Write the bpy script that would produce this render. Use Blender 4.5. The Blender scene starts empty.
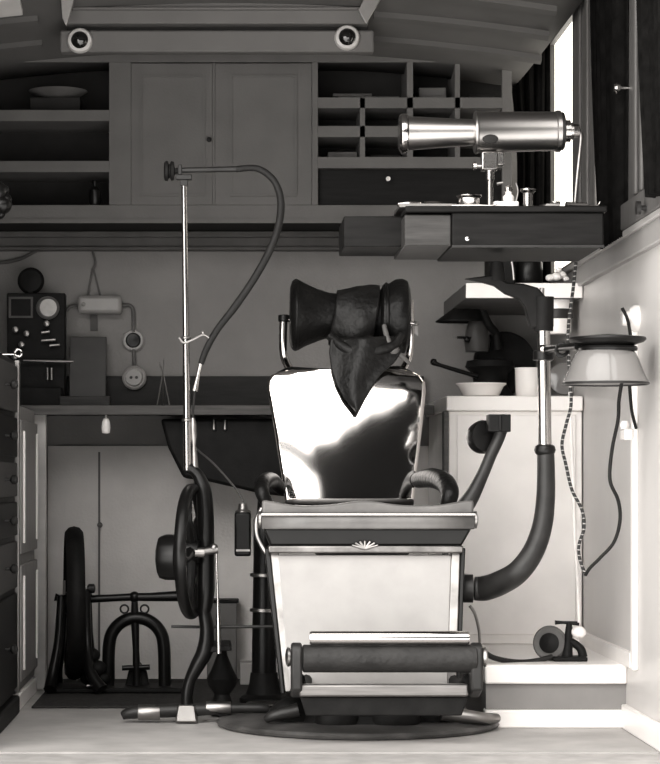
import bpy, math, random
from mathutils import Vector, Matrix, noise as mnoise
random.seed(7)
PI = math.pi
F, CX, CY, CH = 2300.0, 230.0, 480.0, 0.634      # lens in pixels, principal point, camera height

SC = bpy.context.scene
COL = SC.collection

def X(px, Y): return (px - CX) * Y / F
def Z(py, Y): return CH + (CY - py) * Y / F
def P(px, py, Y): return Vector((X(px, Y), Y, Z(py, Y)))

# ------------------------------------------------------------------ materials
def mat(name, v, rough=0.6, metal=0.0, var=0.15, scale=14.0, bump=0.0, coat=0.0, spec=0.5, stretch=(1, 1, 1), bscale=None, tint=(1, .962, .935)):
    m = bpy.data.materials.new(name); m.use_nodes = True
    nt = m.node_tree; b = nt.nodes['Principled BSDF']
    tc = nt.nodes.new('ShaderNodeTexCoord'); mp = nt.nodes.new('ShaderNodeMapping')
    mp.inputs['Scale'].default_value = stretch
    nt.links.new(tc.outputs['Object'], mp.inputs['Vector'])
    nz = nt.nodes.new('ShaderNodeTexNoise'); nz.inputs['Scale'].default_value = scale; nz.inputs['Detail'].default_value = 5
    nt.links.new(mp.outputs['Vector'], nz.inputs['Vector'])
    cr = nt.nodes.new('ShaderNodeValToRGB')
    lo, hi = v * (1 - var), min(1.0, v * (1 + var))
    cr.color_ramp.elements[0].position = .3; cr.color_ramp.elements[1].position = .7
    cr.color_ramp.elements[0].color = (lo * tint[0], lo * tint[1], lo * tint[2], 1)
    cr.color_ramp.elements[1].color = (hi * tint[0], hi * tint[1], hi * tint[2], 1)
    nt.links.new(nz.outputs['Fac'], cr.inputs['Fac']); nt.links.new(cr.outputs['Color'], b.inputs['Base Color'])
    b.inputs['Roughness'].default_value = rough; b.inputs['Metallic'].default_value = metal
    b.inputs['Coat Weight'].default_value = coat; b.inputs['Specular IOR Level'].default_value = spec
    if bump:
        n2 = nt.nodes.new('ShaderNodeTexNoise'); n2.inputs['Scale'].default_value = bscale or scale * 4
        nt.links.new(mp.outputs['Vector'], n2.inputs['Vector'])
        bp = nt.nodes.new('ShaderNodeBump'); bp.inputs['Strength'].default_value = bump; bp.inputs['Distance'].default_value = .01
        nt.links.new(n2.outputs['Fac'], bp.inputs['Height']); nt.links.new(bp.outputs['Normal'], b.inputs['Normal'])
    return m

def glass_mat(name):
    m = bpy.data.materials.new(name); m.use_nodes = True
    nt = m.node_tree; nt.nodes.clear()
    out = nt.nodes.new('ShaderNodeOutputMaterial'); mx = nt.nodes.new('ShaderNodeMixShader')
    tr = nt.nodes.new('ShaderNodeBsdfTransparent'); gl = nt.nodes.new('ShaderNodeBsdfGlossy')
    tr.inputs['Color'].default_value = (.94, .93, .9, 1); gl.inputs['Roughness'].default_value = .02
    mx.inputs['Fac'].default_value = .08
    nt.links.new(tr.outputs[0], mx.inputs[1]); nt.links.new(gl.outputs[0], mx.inputs[2]); nt.links.new(mx.outputs[0], out.inputs['Surface'])
    return m

M = dict(
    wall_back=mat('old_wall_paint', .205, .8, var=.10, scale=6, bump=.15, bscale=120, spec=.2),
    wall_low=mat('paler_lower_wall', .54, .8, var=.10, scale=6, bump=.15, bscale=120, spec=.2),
    wall_side=mat('pale_gloss_wall_paint', .54, .4, var=.06, scale=3, bump=.03),
    wall_dark=mat('dark_wall_paint', .085, .7, spec=.2),
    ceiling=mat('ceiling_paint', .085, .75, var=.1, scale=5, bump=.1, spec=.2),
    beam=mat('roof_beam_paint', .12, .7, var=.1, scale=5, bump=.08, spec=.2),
    cupboard=mat('grey_cupboard_paint', .108, .7, var=.08, scale=8, bump=.08, bscale=150, spec=.2),
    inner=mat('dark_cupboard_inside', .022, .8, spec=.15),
    floor=mat('linoleum_floor', .36, .55, var=.14, scale=9, bump=.05),
    mat_dark=mat('dark_floor_mat', .04, .9, var=.3, scale=60, bump=.4, spec=.1),
    thresh=mat('worn_metal_threshold', .33, .5, var=.2, scale=20),
    white=mat('white_gloss_paint', .86, .35, var=.04, scale=4),
    white_worn=mat('worn_white_paint', .80, .45, var=.06, scale=7, bump=.05),
    postpaint=mat('grey_white_post_paint', .45, .5, var=.15, scale=12),
    greypanel=mat('grey_panel_paint', .20, .55, var=.12, scale=7, spec=.3),
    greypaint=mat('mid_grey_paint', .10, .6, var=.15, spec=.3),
    doorwood=mat('brown_door_wood', .085, .45, var=.25, scale=8, stretch=(12, 12, 1), spec=.3),
    sill=mat('grey_sill_paint', .30, .45, var=.08, scale=5),
    nickelframe=mat('worn_nickel_strip', .24, .32, metal=1, var=.35, scale=22),
    windowwood=mat('grey_window_wood', .12, .5, var=.2, scale=8, stretch=(12, 12, 1), spec=.3),
    woodgrey=mat('brown_wood', .075, .5, var=.3, scale=10, stretch=(1, 12, 12), spec=.3),
    darkwood=mat('dark_wood', .007, .5, var=.35, scale=9, stretch=(1, 10, 10), bump=.05, spec=.1),
    blockwood=mat('worn_block_wood', .035, .55, var=.3, scale=10, stretch=(1, 12, 12), spec=.2),
    palepanel=mat('worn_pale_panel', .22, .45, var=.2, scale=9, stretch=(8, 8, 1)),
    ringpaint=mat('pale_ring_porcelain', .26, .4, var=.1),
    counter=mat('dark_counter_board', .014, .6, var=.3, scale=9, stretch=(1, 10, 10), spec=.2),
    counter_edge=mat('counter_edge_wood', .075, .6, var=.25, scale=9, stretch=(1, 12, 12), spec=.2),
    iron=mat('black_japanned_iron', .005, .3, var=.3, scale=20, spec=.22),
    ironmatt=mat('dull_black_iron', .007, .6, var=.4, scale=25, bump=.1, spec=.14),
    irongrey=mat('dark_grey_iron', .015, .42, var=.35, scale=20, spec=.3),
    baseiron=mat('worn_base_iron', .055, .45, var=.5, scale=14, bump=.1, spec=.4),
    leather=mat('dark_leather', .005, .40, var=.4, scale=18, bump=.2, bscale=90, spec=.18),
    seatgrey=mat('worn_grey_seat_edge', .10, .35, var=.3, scale=12, spec=.5),
    cloth=mat('dark_leather_cloth', .008, .45, var=.5, scale=14, bump=.3, bscale=60, spec=.2),
    curtain=mat('dark_curtain_cloth', .006, .9, var=.3, scale=30, bump=.2, spec=.0),
    nickel=mat('polished_nickel', .50, .18, metal=1, var=.05, scale=12),
    nickelbarrel=mat('lacquered_nickel', .38, .30, metal=1, var=.06, scale=12),
    nickelmirror=mat('mirror_nickel_plate', .92, .07, metal=1, var=.03, scale=5),
    nickeldull=mat('dull_nickel', .30, .35, metal=1, var=.15, scale=14),
    chrome=mat('chrome', .62, .12, metal=1, var=.03),
    steel=mat('brushed_steel', .20, .42, metal=1, var=.2, scale=8, stretch=(1, 20, 20)),
    cream=mat('cream_enamel_panel', .29, .5, var=.07, scale=16, bump=.04),
    enamel=mat('white_enamel', .8, .18, var=.04, scale=6, coat=.3),
    greyenamel=mat('grey_enamel', .17, .15, var=.05, scale=6, coat=.5),
    rubber=mat('dark_rubber', .012, .6, var=.3, bump=.2, spec=.2),
    rubbermid=mat('grey_rubber', .016, .5, var=.3, bump=.3, spec=.25),
    paper=mat('paper', .28, .8, var=.1, spec=.2),
    papergrey=mat('grey_paper', .09, .8, var=.2, spec=.2),
    cord=mat('black_flex', .012, .7, spec=.2),
    cordw=mat('white_flex', .7, .7),
    lens=mat('dark_bulb_glass', .006, .06, var=.1, coat=.5),
    dial=mat('dial_face', .42, .4, var=.15, scale=40),
    glassplate=mat('frosted_grey_plate', .045, .4, var=.15, spec=.15),
)
M['glass'] = glass_mat('window_glass')

def striped_mat(name, a, bcol, freq):
    m = bpy.data.materials.new(name); m.use_nodes = True
    nt = m.node_tree; b = nt.nodes['Principled BSDF']
    tc = nt.nodes.new('ShaderNodeTexCoord'); w = nt.nodes.new('ShaderNodeTexWave')
    w.wave_type = 'BANDS'; w.bands_direction = 'Z'; w.inputs['Scale'].default_value = freq; w.inputs['Distortion'].default_value = 2.0
    cr = nt.nodes.new('ShaderNodeValToRGB'); cr.color_ramp.interpolation = 'EASE'
    cr.color_ramp.elements[0].position = .86; cr.color_ramp.elements[1].position = .97
    cr.color_ramp.elements[0].color = (a, a * .96, a * .935, 1); cr.color_ramp.elements[1].color = (bcol, bcol * .96, bcol * .935, 1)
    nt.links.new(tc.outputs['Object'], w.inputs['Vector']); nt.links.new(w.outputs['Fac'], cr.inputs['Fac'])
    nt.links.new(cr.outputs['Color'], b.inputs['Base Color']); b.inputs['Roughness'].default_value = .75
    return m
M['flex'] = striped_mat('black_and_white_twisted_flex', .012, .35, 24)

# ------------------------------------------------------------------ mesh builder
WL = {}
def catmull(pts, n):
    pts = [Vector(p) for p in pts]
    if len(pts) < 3: return pts
    out = []
    for i in range(len(pts) - 1):
        p0 = pts[max(i - 1, 0)]; p1 = pts[i]; p2 = pts[i + 1]; p3 = pts[min(i + 2, len(pts) - 1)]
        for k in range(n):
            t = k / n; t2 = t * t; t3 = t2 * t
            out.append(.5 * ((2 * p1) + (p2 - p0) * t + (2 * p0 - 5 * p1 + 4 * p2 - p3) * t2 + (3 * p1 - p0 - 3 * p2 + p3) * t3))
    out.append(pts[-1]); return out

class MB:
    def __init__(s): s.v = []; s.f = []
    def add(s, vs, fs):
        n = len(s.v); s.v += [Vector(v) for v in vs]; s.f += [tuple(i + n for i in f) for f in fs]; return s
    def hexa(s, c):     # c: 4 bottom ccw, 4 top ccw
        return s.add(c, [(3, 2, 1, 0), (4, 5, 6, 7), (0, 1, 5, 4), (1, 2, 6, 5), (2, 3, 7, 6), (3, 0, 4, 7)])
    def box(s, x0, x1, y0, y1, z0, z1):
        return s.hexa([(x0, y0, z0), (x1, y0, z0), (x1, y1, z0), (x0, y1, z0), (x0, y0, z1), (x1, y0, z1), (x1, y1, z1), (x0, y1, z1)])
    def prism(s, pts, a0, a1, axis='y'):
        n = len(pts)
        def mk(p, a): return {'y': (p[0], a, p[1]), 'x': (a, p[0], p[1]), 'z': (p[0], p[1], a)}[axis]
        vs = [mk(p, a0) for p in pts] + [mk(p, a1) for p in pts]
        fs = [tuple(range(n)), tuple(range(2 * n - 1, n - 1, -1))]
        fs += [((i + 1) % n, i, n + i, n + (i + 1) % n) for i in range(n)]
        return s.add(vs, fs)
    def tube(s, pts, r, seg=10, n=6, smooth=True, flat=None):
        base = [Vector(p) for p in pts]
        rs = r if isinstance(r, (list, tuple)) else [r] * len(base)
        path = catmull(base, n) if smooth and len(base) > 2 else base
        m = len(path)
        R = []
        for i in range(m):
            t = i / (m - 1) * (len(rs) - 1); k = min(int(t), len(rs) - 2); R.append(rs[k] + (rs[k + 1] - rs[k]) * (t - k))
        tan = [(path[min(i + 1, m - 1)] - path[max(i - 1, 0)]).normalized() for i in range(m)]
        up = Vector((0, 1, 0)) if abs(tan[0].y) < .9 else Vector((1, 0, 0))
        a = tan[0].cross(up).normalized(); vs = []
        for i in range(m):
            a = (a - tan[i] * a.dot(tan[i])); a = a.normalized() if a.length > 1e-6 else tan[i].orthogonal().normalized()
            b = tan[i].cross(a)
            for j in range(seg):
                q = 2 * PI * j / seg
                vs.append(path[i] + a * (R[i] * math.cos(q)) + b * (R[i] * math.sin(q) * (flat or 1)))
        fs = [(i * seg + j, i * seg + (j + 1) % seg, (i + 1) * seg + (j + 1) % seg, (i + 1) * seg + j) for i in range(m - 1) for j in range(seg)]
        fs += [tuple(range(seg - 1, -1, -1)), tuple(range((m - 1) * seg, m * seg))]
        return s.add(vs, fs)
    def lathe(s, prof, base, axis=(0, 0, 1), seg=28, squash=1.0, jitter=0, caps=True):
        base = Vector(base); ax = Vector(axis).normalized()
        a = ax.orthogonal().normalized() if abs(ax.z) < .99 else Vector((1, 0, 0)); b = ax.cross(a)
        vs = []
        for (r, h) in prof:
            for j in range(seg):
                q = 2 * PI * j / seg; rr = max(r, 1e-4)
                if jitter: rr *= 1 + jitter * mnoise.noise(Vector((math.cos(q) * 2, math.sin(q) * 2, h * 25)))
                vs.append(base + ax * h + a * (rr * math.cos(q)) + b * (rr * squash * math.sin(q)))
        k = len(prof)
        fs = [(i * seg + j, i * seg + (j + 1) % seg, (i + 1) * seg + (j + 1) % seg, (i + 1) * seg + j) for i in range(k - 1) for j in range(seg)]
        if caps: fs += [tuple(range(seg - 1, -1, -1)), tuple(range((k - 1) * seg, k * seg))]
        return s.add(vs, fs)
    def ball(s, c, r, seg=18, rings=10):
        r = r if isinstance(r, (tuple, list)) else (r, r, r); c = Vector(c); vs = []; fs = []
        for i in range(1, rings):
            t = PI * i / rings
            for j in range(seg):
                q = 2 * PI * j / seg
                vs.append(c + Vector((r[0] * math.sin(t) * math.cos(q), r[1] * math.sin(t) * math.sin(q), r[2] * math.cos(t))))
        n = len(vs); vs += [c + Vector((0, 0, r[2])), c - Vector((0, 0, r[2]))]
        for i in range(rings - 2):
            for j in range(seg): fs.append((i * seg + j, (i + 1) * seg + j, (i + 1) * seg + (j + 1) % seg, i * seg + (j + 1) % seg))
        for j in range(seg):
            fs.append((n, j, (j + 1) % seg)); fs.append((n + 1, (rings - 2) * seg + (j + 1) % seg, (rings - 2) * seg + j))
        return s.add(vs, fs)
    def torus(s, c, R, r, axis=(0, 0, 1), seg=40, sec=10, a0=0, a1=2 * PI, rx=None):
        c = Vector(c); ax = Vector(axis).normalized(); a = Vector((0, 0, 1)) if abs(ax.z) < .9 else Vector((1, 0, 0))
        a = (a - ax * a.dot(ax)).normalized(); b = ax.cross(a)
        full = abs(a1 - a0 - 2 * PI) < 1e-6; m = seg if full else seg + 1; vs = []
        for i in range(m):
            q = a0 + (a1 - a0) * i / seg; d = a * math.cos(q) + b * math.sin(q)
            for j in range(sec):
                p = 2 * PI * j / sec
                vs.append(c + d * (R + r * math.cos(p)) + ax * ((rx or r) * math.sin(p)))
        fs = []
        for i in range(seg):
            i2 = (i + 1) % m
            for j in range(sec): fs.append((i * sec + j, i2 * sec + j, i2 * sec + (j + 1) % sec, i * sec + (j + 1) % sec))
        if not full: fs += [tuple(range(sec)), tuple(range(m * sec - 1, (m - 1) * sec - 1, -1))]
        return s.add(vs, fs)
    def sheet(s, fn, nu, nv, thick=None):
        vs = [Vector(fn(i / nu, j / nv)) for j in range(nv + 1) for i in range(nu + 1)]
        fs = [(j * (nu + 1) + i, j * (nu + 1) + i + 1, (j + 1) * (nu + 1) + i + 1, (j + 1) * (nu + 1) + i) for j in range(nv) for i in range(nu)]
        return s.add(vs, fs)
    def build(s, name, m, parent=None, bevel=0, solid=0, sub=0, angle=38):
        me = bpy.data.meshes.new(name)
        if parent is not None: org = WL[parent.name]
        else:
            lo = [min(v[i] for v in s.v) for i in range(3)]; hi = [max(v[i] for v in s.v) for i in range(3)]
            org = Vector(((lo[0] + hi[0]) / 2, (lo[1] + hi[1]) / 2, lo[2]))
        me.from_pydata([v - org for v in s.v], [], s.f); me.update()
        import bmesh
        bm = bmesh.new(); bm.from_mesh(me); bmesh.ops.recalc_face_normals(bm, faces=bm.faces); bm.to_mesh(me); bm.free()
        me.materials.append(M[m] if isinstance(m, str) else m)
        for p in me.polygons: p.use_smooth = True
        me.set_sharp_from_angle(angle=math.radians(angle))
        o = bpy.data.objects.new(name, me); COL.objects.link(o)
        if parent is not None: o.parent = parent
        else: o.location = org
        WL[o.name] = org
        if solid:
            md = o.modifiers.new('thick', 'SOLIDIFY'); md.thickness = solid; md.offset = 0
        if bevel:
            md = o.modifiers.new('edge', 'BEVEL'); md.width = bevel; md.segments = 2; md.limit_method = 'ANGLE'; md.angle_limit = math.radians(40)
        if sub:
            md = o.modifiers.new('soft', 'SUBSURF'); md.levels = sub; md.render_levels = sub
        return o

def tag(o, label, cat, group=None):
    o['label'] = label; o['category'] = cat
    if group: o['group'] = group
    return o
def thing(name, loc, label, cat, group=None):
    o = bpy.data.objects.new(name, None); COL.objects.link(o); o.location = loc; o.empty_display_size = .05
    WL[o.name] = Vector(loc); return tag(o, label, cat, group)
def struct(o): o['kind'] = 'structure'; return o
def lab(o, label): o['label'] = label; return o

# ================================================================== THE ROOM
YB = 7.3
struct(MB().box(-1.1, 1.03, 5.36, 7.4, -.06, 0).build('floor', 'floor'))
struct(MB().box(-1.1, 1.1, 5.0, 5.357, -.07, -.003).build('trim_1', 'thresh', bevel=.004))
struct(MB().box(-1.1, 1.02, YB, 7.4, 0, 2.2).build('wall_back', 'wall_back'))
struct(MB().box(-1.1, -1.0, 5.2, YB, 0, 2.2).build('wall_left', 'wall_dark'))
XR = 1.015
w = MB()
w.box(XR, 1.03, 5.2, YB, 0, 1.19); w.box(XR, 1.03, 5.2, YB, 2.03, 2.2)
struct(w.build('wall_right', 'wall_side'))
# window sill band
s = MB().box(XR - .018, 1.035, 5.2, YB, 1.19, 1.252); s.box(XR - .03, 1.035, 5.2, YB, 1.243, 1.26)
struct(s.build('trim_2', 'sill', bevel=.004))
# ceiling
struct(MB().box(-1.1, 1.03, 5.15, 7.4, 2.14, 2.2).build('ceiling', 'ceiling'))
def arch(x): return .075 * (abs(x) / .95) ** 2
def slope(x, y): return 1.945 - arch(x) + max(0, (7.1 - y)) * .25 - .025
c = MB()
def cs(u, v):
    y = 6.25 + (7.12 - 6.25) * v; xr = 1.04 - .16 * v
    x = -1.0 + (xr + 1.0) * u
    return (x, y, slope(x, y))
c.sheet(cs, 24, 6)
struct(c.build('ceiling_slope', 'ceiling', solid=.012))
def rib(y, w_, h_, name, x0=.42, x1=.93, m='ceiling'):
    mb = MB(); n = 12
    for k in range(n):
        a = x0 + (x1 - x0) * k / n; b = x0 + (x1 - x0) * (k + 1) / n
        za0, zb0, za1, zb1 = slope(a, y), slope(b, y), slope(a, y + w_), slope(b, y + w_)
        mb.hexa([(a, y, za0 - h_), (b, y, zb0 - h_), (b, y + w_, zb1 - h_), (a, y + w_, za1 - h_), (a, y, za0 + .004), (b, y, zb0 + .004), (b, y + w_, zb1 + .004), (a, y + w_, za1 + .004)])
    return struct(mb.build(name, m))
rib(6.86, .03, .022, 'trim_3'); rib(6.70, .03, .022, 'trim_4'); rib(6.54, .03, .022, 'trim_5')
rib(6.86, .03, .022, 'trim_6', -.98, -.56); rib(6.70, .03, .022, 'trim_7', -.98, -.56); rib(6.56, .10, .02, 'trim_8', -.98, -.60, 'postpaint')
# roof lantern: cross beam with an upper board
YL = 6.7
b = MB().box(X(60, YL), X(374, YL), YL, YL + .05, Z(52, YL), Z(30, YL))
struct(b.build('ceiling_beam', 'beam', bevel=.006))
b = MB().box(X(66, YL), X(368, YL), YL + .03, YL + .09, Z(30, YL), Z(25, YL)); struct(b.build('trim_9', 'inner'))
b = MB().box(X(66, YL), X(368, YL), YL - .02, YL + .07, Z(25, YL), 2.14)
b.box(X(66, YL), X(368, YL), YL - .035, YL + .07, Z(12, YL), Z(9, YL))
struct(b.build('ceiling_beam_board', 'beam', bevel=.004))
# moulding and cable runs under the cupboard
b = MB().box(-1.0, X(520, 7.25), 7.262, YB, Z(250, 7.25), Z(246, 7.25)); b.box(-1.0, X(450, 7.25), 7.255, YB, Z(237, 7.25), Z(231, 7.25))
b.box(-1.0, X(520, 7.25), 7.275, YB, Z(246, 7.25), Z(222, 7.25))
struct(b.build('trim_10', 'wall_dark', bevel=.003))
# back wall under the counter: paler board with a battens
b = MB().box(X(48, 7.28), X(440, 7.28), 7.28, YB, 0, Z(446, 7.28)); struct(b.build('wall_back_board', 'wall_low'))  # paler than the wall above to carry the stronger light down here

# ---- windows in the right wall
def window(name, y0, y1, fr=.035, z0=1.26, z1=2.03):
    f = MB(); a, b_ = XR - .006, 1.028
    f.box(a, b_, y0, y0 + fr, z0, z1); f.box(a, b_, y1 - fr, y1, z0, z1)
    f.box(a, b_, y0 + fr, y1 - fr, z0, z0 + .02); f.box(a, b_, y0 + fr, y1 - fr, z1 - fr, z1)
    
    o = f.build(name, 'windowwood', bevel=.002); struct(o)
    MB().box(1.020, 1.023, y0 + fr * .6, y1 - fr * .6, z0 + .01, z1 - .01).build('pane', 'glass', o)
    return o
window('window_1', 6.76, 7.30, .02)
window('window_2', 5.86, 6.40)
p = MB().box(XR - .006, 1.03, 6.40, 6.76, 1.26, 2.03); p.box(XR - .014, XR - .005, 6.46, 6.50, 1.26, 2.03); p.box(XR - .014, XR - .005, 6.60, 6.72, 1.26, 2.03)
struct(p.build('window_4_frame', 'windowwood', bevel=.004))
p = MB().box(XR - .02, 1.03, 5.2, 5.86, 1.26, 2.03)
for (ya, yb_) in ((5.80, 5.84), (5.60, 5.63), (5.52, 5.55), (5.22, 5.26)): p.box(XR - .030, XR - .02, ya, yb_, 1.33, 2.03)
p.box(XR - .034, XR - .02, 5.2, 5.86, 1.26, 1.325)
pf = struct(p.build('wall_right_panel', 'doorwood', bevel=.004))

# knob on the window post
k = MB().lathe([(.004, 0), (.004, .02), (.011, .022), (.013, .030), (.009, .036), (.001, .037)], (XR - .02, 5.74, Z(88, 5.74)), (-1, 0, 0))
tag(k.build('window_fastener', 'nickel'), 'small bright round knob on the wooden window post between two dark curtains', 'knob')
k = MB().lathe([(.006, 0), (.006, .012), (.016, .014), (.016, .024), (.004, .026)], (XR - .034, 5.42, Z(208, 5.42)), (-1, 0, 0))
tag(k.build('window_latch_knob', 'irongrey'), 'dull round latch at the foot of the wooden window post', 'knob')

# curtains
def pleat(u, k, amp, ph=0): return amp * math.sin(u * 2 * PI * k + ph) + amp * .35 * math.sin(u * 2 * PI * k * 2.3 + 1 + ph)
c = MB()
def c1(u, v):      # far corner, hangs facing the camera
    wid = .128 - .03 * math.sin(v * PI) * (1 - u)
    x = .988 - wid * (1 - u) ; z = 1.985 + (1.22 - 1.985) * v
    return (x, 7.10 + pleat(u, 3.5, .016, v), z - .05 * (1 - u) * (1 - v))
c.sheet(c1, 48, 16); c = c.build('curtain', 'curtain', solid=.004)
tag(c, 'dark curtain bunched in the far corner at the end of the bright window', 'curtain', 'dark curtains')
c = MB()
def c2(u, v):
    y0 = 5.72 + .03 * v; y1 = 6.24 - .16 * v ** 2
    y = y0 + (y1 - y0) * u
    return (.985 + pleat(u, 6, .010, v * .6), y, 2.10 + (1.245 - 2.10) * v)
c.sheet(c2, 72, 18); c = c.build('curtain', 'curtain', solid=.004)
tag(c, 'dark full-length curtain between the grey window frame and the wooden post', 'curtain', 'dark curtains')
c = MB()
def c3(u, v):
    y1 = 5.37 - .21 * max(0, v - .15) ** 1.4
    y = 4.98 + (y1 - 4.98) * u
    return (.955 + pleat(u, 5, .014, v), y, 2.10 + (1.272 - 2.10) * v)
c.sheet(c3, 60, 16); c = c.build('curtain', 'curtain', solid=.004)
tag(c, 'dark curtain swept aside, nearest the open end beside the wooden post', 'curtain', 'dark curtains')

# wheel-arch ledge on the right: white nosing, grey riser, white base
LY = 5.88; LX = X(485, LY)
b = MB().box(LX + .004, XR, LY + .012, YB, 0, .155); struct(b.build('trim_11', 'greypanel'))
b = MB().box(LX, XR, LY - .004, YB, Z(684, LY), .162); struct(b.build('trim_12', 'white', bevel=.005))
b = MB().box(LX, XR, LY - .006, LY + .05, 0, Z(710, LY)); struct(b.build('trim_13', 'white', bevel=.004))
struct(MB().box(XR - .016, XR, 5.2, LY - .006, 0, .062).build('baseboard_right', 'white', bevel=.004))
struct(MB().box(XR - .012, XR, 5.78, 6.62, .162, .20).build('trim_14', 'white_worn'))

# conduit strip down the right wall with a socket block
cy = 5.74
o = MB().box(XR - .014, XR, cy - .02, cy + .012, .16, 1.02).build('wall_conduit', 'white', bevel=.003)
tag(o, 'narrow white cable cover running straight down the bright right wall', 'conduit')
t = thing('wall_socket', (XR - .02, cy, Z(437, cy)), 'small white socket block halfway down the cable strip on the right wall', 'socket')
MB().box(XR - .036, XR - .014, cy - .03, cy + .03, Z(440, cy), Z(429, cy)).build('body', 'enamel', t, bevel=.004)
MB().lathe([(.010, 0), (.012, .01), (.008, .02)], (XR - .03, cy, Z(429, cy)), (0, 0, 1)).build('plug', 'enamel', t)
t = thing('wall_rosette', (XR, 5.70, Z(318, 5.70)), 'white round porcelain rosette with a black flex on the right wall', 'socket')
MB().lathe([(.034, 0), (.034, .01), (.026, .022), (.020, .024), (.018, .04), (.001, .042)], (XR, 5.72, Z(318, 5.70)), (-1, 0, 0)).build('rosette', 'enamel', t)

# ================================================================== OVERHEAD CUPBOARD
YC = 7.0
x = lambda p: X(p, YC)
z = lambda p: Z(p, YC)
oc = thing('overhead_cupboard', (x(214), 7.15, z(222)), 'grey painted overhead cupboard with two doors and open pigeonholes on both sides', 'cupboard')
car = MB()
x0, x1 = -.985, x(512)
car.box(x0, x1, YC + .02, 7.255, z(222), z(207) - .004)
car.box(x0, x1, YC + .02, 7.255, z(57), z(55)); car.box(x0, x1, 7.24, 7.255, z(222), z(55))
car.build('carcass', 'inner', oc)  # dark colour stands in for the shade inside the pigeonholes
fr = MB()
def rail(a, b_, t_, bt, d=.02): fr.box(x(a), x(b_), YC, YC + d, z(bt), z(t_))
fr.box(x0, x1, YC, YC + .02, z(222), z(205))          # bottom rail
fr.box(x0, x1, YC, YC + .02, z(62), z(53))            # top rail
fr.box(x(109), x(131), YC, YC + .02, z(205), z(62)); fr.box(x(312), x(318), YC, YC + .02, z(205), z(62))
fr.box(x(502), x1, YC, YC + .02, z(205), z(62))
fr.box(x(212.5), x(215), YC + .004, YC + .02, z(205), z(62))
fr.build('face_frame', 'cupboard', oc, bevel=.0015)
lp = MB()
for a, b_ in ((110, 121), (161, 172)): lp.box(x0, x(109), YC, 7.24, z(b_), z(a))
lp.build('left_shelves', 'cupboard', oc)
rp = MB()
for a, b_ in ((97.5, 108), (126, 137), (157, 168)): rp.box(x(318), x(502), YC, 7.24, z(b_), z(a))
for c0, ys in (((407, 413), (62, 157)), ((455, 460), (62, 157)), ((360, 365), (98, 157))):
    rp.box(x(c0[0]), x(c0[1]), YC, 7.24, z(ys[1]), z(ys[0]))
rp.build('pigeonhole_dividers', 'cupboard', oc)
flap = MB().box(x(319), x(501), YC + .03, YC + .04, z(204.5), z(168.5)).build('flap', 'darkwood', oc)  # dark sheet across the open bottom row, standing in for its shade
MB().lathe([(.003, 0), (.003, .03), (.007, .034), (.007, .04), (.001, .045)], (x(388), YC + .03, z(179)), (0, -1, 0), 14).build('flap_knob', 'enamel', flap)
for (a, b_, ia, ib, kn) in ((131, 212.5, 140, 205, 209), (215, 312, 230, 297, None)):
    d = MB().box(x(a), x(b_), YC + .003, YC + .02, z(205), z(63))
    d = d.build('door', 'cupboard', oc, bevel=.002)
    q = MB(); zz0, zz1 = z(196), z(75)
    for (u0, u1, v0, v1) in ((x(ia), x(ib), zz1 - .006, zz1), (x(ia), x(ib), zz0, zz0 + .006), (x(ia), x(ia) + .006, zz0 + .006, zz1 - .006), (x(ib) - .006, x(ib), zz0 + .006, zz1 - .006)):
        q.box(u0, u1, YC - .003, YC + .004, v0, v1)
    q.build('door_moulding', 'cupboard', d)
    if kn: MB().lathe([(.003, 0), (.003, .01), (.008, .014), (.006, .02), (.001, .021)], (x(kn), YC + .003, z(140)), (0, -1, 0), 14).build('door_knob', 'ironmatt', d)
mo = MB().box(x0, x1 + .01, YC - .008, YC, z(222) - .004, z(219)); mo.build('bottom_moulding', 'cupboard', oc)

# ---- things in the pigeonholes
def tin(xa, xb, yt, yb_, Y0, Y1, name, m, label, cat, grp=None, bev=.002):
    o = MB().box(X(xa, Y0), X(xb, Y0), Y0, Y1, yb_, yt).build(name, m, bevel=bev); return tag(o, label, cat, grp)
zt = z(110) + .0005
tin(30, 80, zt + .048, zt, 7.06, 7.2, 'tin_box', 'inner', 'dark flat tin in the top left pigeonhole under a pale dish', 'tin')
d = MB().lathe([(.03, 0), (.05, .004), (.088, .026), (.092, .03), (.086, .03), (.05, .010), (.001, .007)], (x(55), 7.13, zt + .0485), (0, 0, 1), 32)
tag(d.build('pale_dish', 'papergrey'), 'pale shallow dish standing on a dark tin in the top left pigeonhole', 'dish')
zt = z(205) + .0005
d = MB().lathe([(.016, 0), (.018, .004), (.018, .05), (.008, .062), (.008, .078), (.010, .08), (.001, .081)], (x(94), 7.05, zt), (0, 0, 1), 18)
tag(d.build('dark_bottle', 'iron'), 'small dark bottle in the bottom left pigeonhole of the overhead cupboard', 'bottle')
zt = z(97.5) + .0005
tin(338, 399, zt + .012, zt, 7.05, 7.2, 'paper_sheaf', 'papergrey', 'low sheaf of papers in the top pigeonhole right of the doors', 'papers')
tin(333, 372, zt + .022, zt + .0125, 7.06, 7.18, 'paper_booklet', 'papergrey', 'thin pale booklet lying on the sheaf of papers in the top pigeonhole', 'booklet')
tin(419, 446, zt + .040, zt, 7.06, 7.2, 'card_box', 'greypaint', 'small grey card box in the top pigeonhole beside the papers', 'box')
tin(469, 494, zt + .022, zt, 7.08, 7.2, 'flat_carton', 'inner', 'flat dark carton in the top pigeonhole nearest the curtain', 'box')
zt = z(157) + .0005
tin(328, 357, zt + .024, zt, 7.06, 7.2, 'closed_book', 'papergrey', 'closed grey book lying in the small pigeonhole right of the cupboard doors', 'book')
tin(370, 402, zt + .014, zt, 7.06, 7.2, 'account_book', 'inner', 'dark thin book lying beside the grey book in the small pigeonholes', 'book')

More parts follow.
